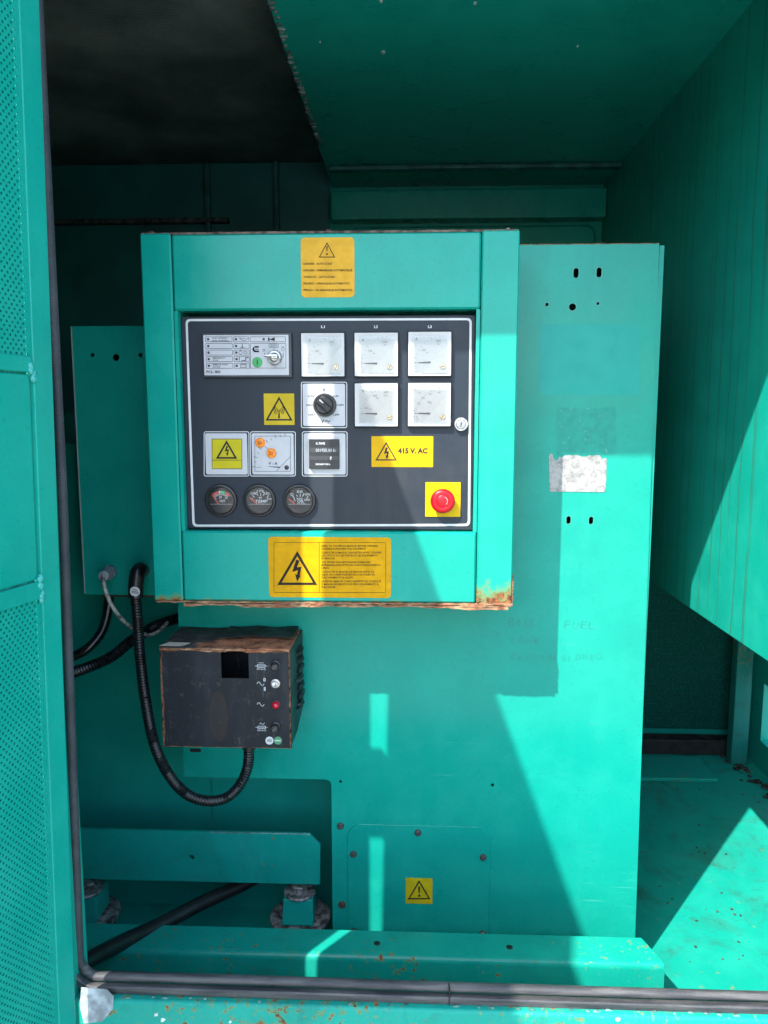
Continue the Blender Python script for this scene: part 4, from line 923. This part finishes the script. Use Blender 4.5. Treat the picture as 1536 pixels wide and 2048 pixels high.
# pressed vent louvres and the tatty insulation bulging from the side
lv = plain('grubby louvre', (.016, .030, .030, 1), .6, var=.4, vscale=60)
random.seed(14)
for i in range(7):
    z = fz1-.028-i*.0165; m = MB()
    m.blob((fx1+.003, .095+random.uniform(-.004, .004), z), (.0075, .024, .0066), .18, 10, 8); m.build('vent_louvre', lv, bc)
# rim rust on the left and right front edges
def edge_v(x, seed):
    random.seed(seed); vs = []; fs = []; n = 40
    for i in range(n+1):
        z = fz0+(fz1-fz0)*i/n; d = random.uniform(.0004, .0018); vs += [(x-d, QY-.0004-random.uniform(0, .0008), z), (x+d*.9, QY-.0004, z), (x+d, QY+.006, z), (x-d, QY+.006, z)]
    for i in range(n):
        for k_ in range(4): fs.append((4*i+k_, 4*i+(k_+1) % 4, 4*i+4+(k_+1) % 4, 4*i+4+k_))
    fs += [(0, 1, 2, 3), (4*n+3, 4*n+2, 4*n+1, 4*n)]
    return MB().add(vs, fs)
RE = plain('edge rust', (.15, .065, .03, 1), .9, var=.45, vscale=160)
edge_v(fx0, 1).build('rust_edge', RE, bc, smooth=50); edge_v(fx1, 2).build('rust_edge', RE, bc, smooth=50)
# fittings
for nm, px, py in (('fuse_holder', 550, 1332.6), ('fuse_holder', 550, 1456)):
    x, z = P(px, py, QY-.008); f = MB().lathe(x, z, [(mm(10.4), QY), (mm(10.2), QY-.004), (mm(8.4), QY-.0045), (mm(8.2), QY-.012), (mm(6.6), QY-.0135), (mm(.5), QY-.0135)], 28).build(nm, plain('fuse black', (.020, .021, .022, 1), .30, var=.2, vscale=100), bc)
    bar(x, z, mm(5.6), mm(1.0), .75, QY-.0138, QY-.0133, 0).build('slot', plain('slot grey', (.11, .115, .115, 1), .5), f)
x, z = P(550, 1368.6, QY-.006)
t = MB().lathe(x, z, [(mm(9.6), QY), (mm(9.6), QY-.003), (mm(7), QY-.0034), (mm(6.6), QY-.009), (mm(4), QY-.0095)], 24).build('toggle_switch', plain('switch nut', (.62, .60, .55, 1), .4, metal=.6, var=.2, vscale=200), bc)
MB().tube([Vector((x, QY-.008, z)), Vector((x+.0012, QY-.017, z+.004)), Vector((x+.0016, QY-.024, z+.007))], .0026, 12).build('lever', STEEL, t)
x, z = P(551, 1410.8, QY-.005); rl = MB().lathe(x, z, [(mm(9.4), QY), (mm(9.2), QY-.002), (mm(7.6), QY-.0024)], 24).build('lamp_base', DBEZ, bc)
MB().lathe(x, z, [(mm(8), QY-.002), (mm(7.6), QY-.0065), (mm(5.5), QY-.0095), (mm(2.6), QY-.0108), (mm(.4), QY-.011)], 24).build('red_lamp', plain('red lens', (.55, .006, .030, 1), .15, coat=.6, var=.2, vscale=200), bc)
k = Ink(QY)
def fuse_icon(cx, cy, t_, wave):
    k.rbox(cx-8.4, cy-3, cx+8.4, cy+3, 1, 1.1); k.line([(cx-12, cy), (cx+12, cy)], .9); k.text(t_, cx, cy+7.4, 3.0, 18, 'c', bold=.02)
    if wave: k.line([(cx-4, cy-6.6), (cx-2.4, cy-9), (cx, cy-8), (cx+2, cy-5.6), (cx+4, cy-6.6), (cx+5.4, cy-8.8)], 1.1)
    else: k.line([(cx-5, cy-6.2), (cx+5, cy-6.2)], .9)
fuse_icon(522.4, 1332, '30V 5A (F)', False); fuse_icon(523.4, 1454.6, '250V 2A (T)', True)
for cy in (1367.6, 1409): k.line([(514.4, cy-.6), (516, cy-3.4), (519, cy-3.6), (521, cy), (524, cy+3.4), (526.6, cy+2.8), (528, cy)], 1.4)
k.text('0', 529, 1362.8, 7, 5, 'c', bold=.04); k.text('1', 529.4, 1381.2, 7, 3.6, 'c', bold=.05); k.build('panel_print', plain('charger print', (.52, .56, .57, 1), .5), bc)
for px, col, nm in ((539, (.60, .64, .62, 1), 'white sticker'), (556, (.07, .30, .14, 1), 'green sticker')):
    k = Ink(QY, .0003); k.disc(px, 1481, 8, 24); s_ = k.build('round_sticker', plain(nm, col, .5), bc)
    k = Ink(QY, .0005)
    for a in (-2, 0, 2) if px < 545 else (0,): k.line([(px-4.6, 1481+a), (px+4.6, 1481+a)], 1 if px < 545 else 2.6)
    k.build('sticker_print', GREY if px < 545 else WHT, s_) if False else k.build('sticker_print', GREY if px < 545 else WHT, bc)
x, z = P(497, 1497, .04)
gz = fz0
m = MB(); m.lathez(x, .045, [(.0135, gz-.001), (.0135, gz-.010), (.0115, gz-.012), (.0115, gz-.020)], 24); m.build('cable_gland', plain('gland black', (.012, .013, .014, 1), .45), bc)
# foot slot in the cabinet below the charger
sl_ = rect(380, 1497, 402, 1504, CY); MB().rplate(*sl_, CY-.0006, CY+.001, .002).build('slot', plain('slot dark', (.004, .008, .008, 1), .7), cab)

# ------------------------------------------------------------------ cables and hoses
BRUB = plain('black conduit', (.008, .010, .011, 1), .34, var=.25, vscale=120)
def corr(path, r, name, label, pitch=.0046, depth=.14, cat='conduit', mat=None, n=4, seg=14):
    pts = smooth_path(path, pitch/n)
    m = MB().tube(pts, r, seg, lambda i: 1-depth*(.5-.5*math.cos(2*math.pi*i/n))); return m
gx = x
cpts = [(gx, .045, gz-.012), P3(496, 1530, .045), P3(482, 1566, .035), P3(455, 1594, .02), P3(415, 1602, .005), P3(372, 1587, .0), P3(335, 1545, .0), P3(308, 1485, .01), P3(291, 1400, .03), P3(280, 1310, .06), P3(275, 1240, .09), P3(271, 1195, .11), P3(271, 1180, .115)]
cd_ = thing('corrugated_conduit', 'black corrugated conduit looping from the charger up to the left cabinet', 'conduit', (cpts[0][0], .05, -.7))
corr(cpts, .0098, '', '').build('hose', BRUB, cd_, smooth=60)
ex, ez = P(285, 1140, LY)
MB().tube(smooth_path([P3(271, 1196, .112), P3(272, 1165, .118), P3(275, 1146, .122), P3(281, 1139, .135), (ex, .155, ez), (ex, LY+.002, ez)], .003), .0136, 20).build('elbow', plain('elbow rubber', (.009, .010, .011, 1), .30), cd_, smooth=60)
tg = P3(270, 1183, .1005); tm_ = MB(); tm_.lathe(tg.x, tg.z, [(mm(10.4, .1), .1012), (mm(10.4, .1), .0998)], 24); tgo = tm_.build('round_tag', plain('tag white', (.66, .68, .68, 1), .5), cd_)
k = Ink(.0998)
for a, L in ((-3.4, 5), (.4, 7.4), (3.0, 6)): k.line([(270-L, 1183+a-1.4), (270+L, 1183+a+1.4)], 1.3)
k.build('tag_print', DGREY, cd_)
# white cable and its gland
gl_ = thing('white_cable', 'dirty white cable hanging from a grey gland at the left cabinet foot', 'cable', P3(215, 1145, LY))
g0 = P3(221, 1143, LY); g1 = P3(207, 1152, .118); ax = (g1-g0)
m = MB(); m.tube([g0, g0+ax*.35], .0135, 6); m.tube([g0+ax*.35, g0+ax*.5, g0+ax*.62, g0+ax], .0115, 16, lambda i: (1, 1, .94, .78)[i])
m.build('gland', plain('grey nylon', (.26, .29, .31, 1), .5, var=.1), gl_, smooth=40)
m = MB().tube(smooth_path([g0+ax*.8, P3(206, 1153, .11), P3(210, 1178, .108), P3(223, 1210, .115), P3(243, 1238, .13), P3(262, 1254, .15), P3(283, 1266, .17), P3(300, 1270, .18), P3(318, 1262, .19), P3(335, 1245, .22)], .004), .0036, 10)
wc = NM('dirty white sheath'); _w = wc.noise(110, detail=6, rough=.7); wc.set(Base_Color=wc.mix(wc.mapr(_w, .46, .60), (.42, .42, .37, 1), (.07, .065, .055, 1)), Roughness=.55); m.build('cable', wc.m, gl_, smooth=60)
# smooth hose and corrugated hose behind
tag(MB().tube(smooth_path([P3(222, 1150, .25), P3(216, 1215, .235), P3(204, 1262, .22), P3(176, 1296, .20), P3(140, 1315, .19), P3(95, 1325, .18)], .006), .0095, 14).build('smooth_hose', plain('shiny black hose', (.008, .010, .010, 1), .25, var=.2), smooth=60), 'smooth black hose dropping behind the white cable', 'hose')
tag(corr([P3(372, 1232, .24), P3(335, 1243, .23), P3(300, 1258, .21), P3(262, 1283, .20), P3(222, 1314, .19), P3(180, 1333, .18), P3(140, 1346, .18), P3(95, 1352, .18)], .0115, '', '', pitch=.0054, depth=.16).build('corrugated_hose', BRUB, smooth=60), 'black ribbed hose running left below the smooth hose', 'hose')

# ------------------------------------------------------------------ base rail, rubber mounts, drain hose, floor channel
RY = .15
rl_ = thing('base_rail', 'green steel rail with clipped corner along the lower left', 'rail', (-.4, .2, -.9))
a = P(164, 1656, RY); b = P(619, 1668, RY); c = P(640.5, 1690, RY); d = P(640, 1769, RY)
PR = paint('paint rail', speck=.03, rough=.33, stain_=.5)
hx, hz = P(383, 1715, RY)
sheet([(-.95, d[1]), (d[0], d[1]), (c[0], c[1]), (b[0], b[1]), (-.95, b[1])], [circ(hx, hz, mm(6, RY), 14)], RY, .006).build('web', PR, rl_)
m = MB(); random.seed(6)
for i in range(60):
    xx = b[0]-.002-i*.0032; m.blob((xx, RY-.0002, b[1]-.0004), (.0026, .0012, random.uniform(.0008, .0018)), .3, 6, 4)
m.build('worn_edge', plain('worn rail edge', (.16, .33, .29, 1), .6, var=.25), rl_)
GALV = NM('dirty zinc'); _z = GALV.noise(70, detail=6); GALV.set(Base_Color=GALV.mix(GALV.mapr(_z, .4, .6), (.05, .05, .047, 1), (.34, .33, .31, 1)), Roughness=.55, Metallic=.45); GALV = GALV.m
def mount(px, py, label, nb):
    zz = -.985; q = PZ(px, py, zz); t = thing('rubber_mount', label, 'mount', (q.x, q.y, FLOOR), 'anti-vibration mounts under the rail')
    MB().lathez(q.x, q.y, [(.048, FLOOR), (.052, FLOOR+.004), (.046, zz-.006)], 32).build('rubber_block', plain('mount rubber', (.012, .012, .013, 1), .7), t)
    MB().lathez(q.x, q.y, [(.060, zz-.006), (.060, zz), (.057, zz+.002)], 40).build('washer_plate', GALV, t)
    w_ = .031; mm_ = MB()
    mm_.add([(q.x-w_, q.y-.038, zz+.004), (q.x+w_, q.y-.038, zz+.004), (q.x+w_*.95, q.y-.028, zz+.052), (q.x-w_*.95, q.y-.028, zz+.052), (q.x-w_, q.y+.03, zz+.004), (q.x+w_, q.y+.03, zz+.004), (q.x+w_*.95, q.y+.03, zz+.052), (q.x-w_*.95, q.y+.03, zz+.052)], [(0, 1, 2, 3), (5, 4, 7, 6), (3, 2, 6, 7), (0, 4, 5, 1), (1, 5, 6, 2), (0, 3, 7, 4)])
    mm_.build('bracket', paint('paint bracket', speck=.05, rough=.35), t, bevel=.002)
    MB().lathez(q.x, q.y-.004, [(.031, zz+.053), (.032, zz+.055), (.030, zz+.058)], 30).build('washer', GALV, t)
    MB().lathez(q.x, q.y-.004, [(.0165, zz+.058), (.0165, zz+.068), (.0145, zz+.070)], 6).build('bolt', GALV, t)
mount(601, 1830, 'dirty round mount with bracket and bolt under the clipped end of the rail', 1)
mount(178, 1826, 'shadowed round mount beside the rubber door seal', 2)
hp = [P3(520, 1750, .24), P3(470, 1776, .20), P3(400, 1808, .14), P3(320, 1850, .07), P3(250, 1882, .01), P3(185, 1916, -.05), P3(120, 1955, -.11), P3(60, 1995, -.17)]
tag(MB().tube(smooth_path(hp, .008), .0135, 18).build('drain_hose', plain('matt black hose', (.010, .011, .012, 1), .5, var=.25, vscale=40), smooth=60), 'thick black drain hose slanting under the rail to the door corner', 'hose')
# floor channel: folded cover with clipped, rounded right end
chz = -.93
PCH = paint('paint channel', speck=.085, rough=.30, rust=(('Z', -1.0, -.965, .38),), speck_scale=85, stain_=.35)
ch = thing('floor_channel', 'folded green channel spotted with rust along the sill', 'channel', (-.1, .03, FLOOR))
cx0_, cx1_ = -.60, .437
yb_, yf_ = .062, -.004; R_ = .011; prof = [(yb_, chz-.05), (yb_, chz)]+[(yf_+R_-R_*math.sin(math.radians(a_)), chz-R_+R_*math.cos(math.radians(a_))) for a_ in (0, 18, 36, 54, 72, 90)]+[(yf_, chz-.044)]
th = .003; vs = []; fs = []; N_ = len(prof)
ends = [cx1_-.003]+[cx1_-.003]+[cx1_-.003+.0]*6+[cx1_]
# the top face is clipped towards the back
ends = [cx1_-.020, cx1_-.020]+[cx1_-.002+.0004*i for i in range(6)]+[cx1_]
for sgn, off in ((0, 0.0), (1, th)):
    for i, (y, z) in enumerate(prof):
        zz = z-(off if 0 < i < N_-1 else 0); yy = y+(off if i > 1 else 0)*(1 if i > 3 else .4)
        vs.append((cx0_, yy, zz)); vs.append((ends[i], yy, zz))
M_ = 2*N_
for i in range(N_-1):
    a_ = 2*i; fs += [(a_, a_+1, a_+3, a_+2), (M_+a_, M_+a_+2, M_+a_+3, M_+a_+1), (a_+1, M_+a_+1, M_+a_+3, a_+3), (a_, a_+2, M_+a_+2, M_+a_)]
fs += [(0, M_, M_+1, 1), (M_-2, M_-1, 2*M_-1, 2*M_-2)]
MB().add(vs, fs).build('cover', PCH, ch, smooth=40)
MB().box(cx0_, cx1_-.03, yb_-.004, yb_, FLOOR, chz-.002).build('web', PCH, ch)
for px, py in ((754, 1886), (1019, 1894)):
    q = PZ(px, py, chz+.0006); m = MB(); m.lathez(q.x, q.y, [(.0062, chz-.002), (.0062, chz+.0004), (.0056, chz+.0008)], 20); h_ = m.build('hole_rim', plain('hole dark rim', (.015, .06, .05, 1), .5), ch)
    m = MB(); m.lathez(q.x, q.y, [(.0046, chz-.002), (.0046, chz+.0011)], 18); m.build('hole', plain('hole black', (.004, .006, .006, 1), .6), ch)

# ------------------------------------------------------------------ rubber seal round the opening
RUB = NM('weathered rubber'); _r1 = RUB.noise(300, detail=3); _r2 = RUB.noise(22, detail=5); RUB.set(Base_Color=RUB.mix(RUB.mapr(_r2, .35, .7), (.022, .024, .030, 1), (.045, .048, .056, 1)), Roughness=.65)
_wv = RUB.new('ShaderNodeTexWave'); _wv.wave_type = 'BANDS'; _wv.bands_direction = 'Z'; _wv.inputs['Scale'].default_value = 95; RUB.l.new(RUB.pos(), _wv.inputs['Vector']); RUB.bump(RUB.math('ADD', _r1, RUB.math('MULTIPLY', _wv.outputs['Fac'], .8)), .35, .0008); RUB = RUB.m
RUB2 = NM('weathered sill rubber'); _r1 = RUB2.noise(170, detail=5); _r2 = RUB2.noise(1, RUB2.scaled(9, 60, 120), detail=6); RUB2.set(Base_Color=RUB2.mix(RUB2.mapr(_r2, .42, .68), (.030, .032, .037, 1), (.105, .103, .100, 1)), Roughness=.6); RUB2.bump(_r1, .5, .001); RUB2 = RUB2.m
se = thing('door_seal', 'grey rubber seal lining the left edge and sill of the opening', 'seal', (-.43, OPEN_Y, SILL))
jx = lambda z: (-.4311+.0050*(z+.1)) if z > -.1 else -.4311+.0187*(z+.1)
def seal_path():
    pts = [Vector((jx(z), OPEN_Y, z)) for z in [.62-.02*i for i in range(0, 66)]]
    zc = SILL+.030; pts = [p for p in pts if p.z > zc]; x0 = jx(zc); R0 = .030
    pts += [Vector((x0+R0-R0*math.cos(math.radians(a_)), OPEN_Y, zc-R0*math.sin(math.radians(a_)))) for a_ in range(0, 91, 10)]
    x = x0+R0+.02
    while x < .92: pts.append(Vector((x, OPEN_Y, SILL-.001*math.sin(x*5)))); x += .02
    return pts
sp_ = seal_path()
def sweep(path, prof):
    vs = []; fs = []; n = len(prof)
    for i, p in enumerate(path):
        t = (path[min(i+1, len(path)-1)]-path[max(i-1, 0)]).normalized(); nrm = Vector((-t.z, 0, t.x))
        vs += [p+nrm*a_+Vector((0, b_, 0)) for a_, b_ in prof]
    for i in range(len(path)-1):
        for k_ in range(n):
            l = (k_+1) % n; fs.append((i*n+k_, i*n+l, (i+1)*n+l, (i+1)*n+k_))
    fs += [tuple(range(n-1, -1, -1)), tuple(range((len(path)-1)*n, len(path)*n))]
    return MB().add(vs, fs)
# normal points into the opening: left side +x, sill +z
nleft = [i for i, p in enumerate(sp_) if p.z > SILL+.031]
bulbL = [(.0022+.0056*math.cos(2*math.pi*i/16), .004+.0064*math.sin(2*math.pi*i/16)) for i in range(16)]
bulb = [(.0030+.0056*math.cos(2*math.pi*i/16), .004+.0062*math.sin(2*math.pi*i/16)) for i in range(16)]
clip = [(-.012, -.0085), (-.004, -.0095), (-.0022, -.008), (-.0022, -.003), (-.004, .002), (-.012, .004)]
ni = len(nleft)+3
sweep(sp_[:ni+1], bulbL).build('bulb', RUB, se, smooth=40); sweep(sp_[ni:], bulb).build('bulb', RUB2, se, smooth=40)
sweep(sp_[ni-2:], clip).build('clip_strip', RUB2, se, smooth=30)
jp = P(898, 1985, OPEN_Y)[0]
MB().box(jp-.0007, jp+.0007, OPEN_Y-.0099, OPEN_Y+.004, SILL-.0125, SILL+.0084).build('joint', plain('joint dark', (.006, .006, .007, 1), .8), se)
m = MB(); random.seed(17); xx = -.40
while xx < .6:
    if random.random() < (.75 if xx > .1 or xx < -.25 else .3): m.blob((xx, OPEN_Y-.0115+random.uniform(-.002, .002), SILL-.0125), (random.uniform(.0015, .005), .0018, random.uniform(.0008, .0016)), .3, 8, 5)
    xx += random.uniform(.010, .022)
m.build('weld_spatter', plain('pale weld', (.10, .24, .21, 1), .45, var=.3), bpy.data.objects['base_frame'], kind='stuff')

# ------------------------------------------------------------------ the open door with its perforated lining
AN = math.radians(14); DD = Vector((-math.sin(AN), -math.cos(AN), 0)); DN = Vector((math.cos(AN), -math.sin(AN), 0))
def DP(s_, z, n=0.0):
    e = Vector((-.4135-.0200*(.0-z), -.337, z)); return e+DD*s_+DN*n
dr = thing('canopy_door', 'open green canopy door with perforated lining panels at the left edge', 'door', DP(0, -.95))
PD = paint('paint door', rough=.33, streak=.6); PD2 = paint('paint door panel', rough=.30, streak=.9)
def dbox(s0, s1, z0, z1, n0, n1):
    vs = [DP(s_, z, n) for z in (z0, z1) for n in (n0, n1) for s_ in (s0, s1)]
    return MB().add(vs, [(0, 2, 3, 1), (4, 5, 7, 6), (0, 1, 5, 4), (2, 6, 7, 3), (0, 4, 6, 2), (1, 3, 7, 5)])
DTOP, DBOT, DL = .69, -.98, 1.10; SW = .030
dbox(0, SW, DBOT, DTOP, -.007, 0).build('stile', PD, dr, bevel=.0015)
dbox(DL-.04, DL, DBOT, DTOP, -.010, 0).build('stile', PD, dr, bevel=.0015)
for z0, z1 in ((.0505, .068), (-.206, -.185), (DTOP-.02, DTOP), (DBOT, DBOT+.02)):
    dbox(SW, DL-.04, z0, z1, -.010, -.001).build('rail', PD, dr, bevel=.0015)
mp = dbox(SW+.0012, DL-.04, -.1835, .0490, -.012, -.004).build('middle_panel', PD2, dr, bevel=.002)
dbox(.085, DL-.01, DBOT+.002, DTOP-.002, -.040, -.030).build('outer_skin', PD, dr)
dbox(.034, DL-.04, DBOT+.02, DTOP-.02, -.0125, -.0066).build('foam_liner', plain('door liner', (.008, .26, .215, 1), .8, var=.3, vscale=200), dr)
def perf(z0, z1, s_end=.30, ps=.0078, pz=.0046, r=.0016):
    m = MB(); rows_ = int((z1-z0)/pz); cols = int((s_end-SW)/ps); NS = 8; y_ = -.0045; th_ = .0016
    pz = (z1-z0)/rows_
    for i in range(rows_):
        zc = z0+(i+.5)*pz; off = ps/2 if i % 2 else 0
        for j in range(cols):
            s0 = SW+j*ps+off; s1 = s0+ps; sc = (s0+s1)/2; za, zb_ = zc-pz/2, zc+pz/2
            o_ = [(s1, zc), (s1, zb_), (sc, zb_), (s0, zb_), (s0, zc), (s0, za), (sc, za), (s1, za)]
            i_ = [(sc+r*math.cos(math.pi/4*k_), zc+r*math.sin(math.pi/4*k_)) for k_ in range(8)]
            vs = [DP(a_, b_, y_) for a_, b_ in o_]+[DP(a_, b_, y_) for a_, b_ in i_]+[DP(a_, b_, y_-th_) for a_, b_ in i_]
            fs = []
            for k_ in range(8):
                l = (k_+1) % 8; fs += [(k_, l, 8+l, 8+k_), (8+k_, 8+l, 16+l, 16+k_)]
            m.add(vs, fs)
        if off: m.add([DP(SW, za, y_), DP(SW+off, za, y_), DP(SW+off, zb_, y_), DP(SW, zb_, y_)], [(0, 1, 2, 3)])
    s0 = SW+cols*ps+.002; m.add([DP(s0, z0, y_-.0005), DP(DL-.04, z0, y_-.0005), DP(DL-.04, z1, y_-.0005), DP(s0, z1, y_-.0005)], [(0, 1, 2, 3)])
    return m
perf(.068, DTOP-.02).build('perforated_sheet', PD, dr, smooth=0); perf(DBOT+.02, -.206).build('perforated_sheet', PD, dr, smooth=0)
# welds where the rails meet the stile
for zc, sc_ in ((.060, .032), (.046, .030), (-.187, .031), (-.200, .030)):
    m = MB(); random.seed(int(zc*1000)+500)
    for i in range(5): q = DP(sc_+random.uniform(-.002, .002), zc+random.uniform(-.008, .006), -.0012); m.blob(q, (.0032, .0032, .0045), .25, 10, 7)
    m.build('weld', plain('painted weld', (.03, .36, .31, 1), .22, var=.1), dr, smooth=80)
# hinge closing the gap between door and jamb over a short height
MB().box(-.470, -.4200, -.342, -.327, -.090, .072).build('hinge', PD, dr, bevel=.002)
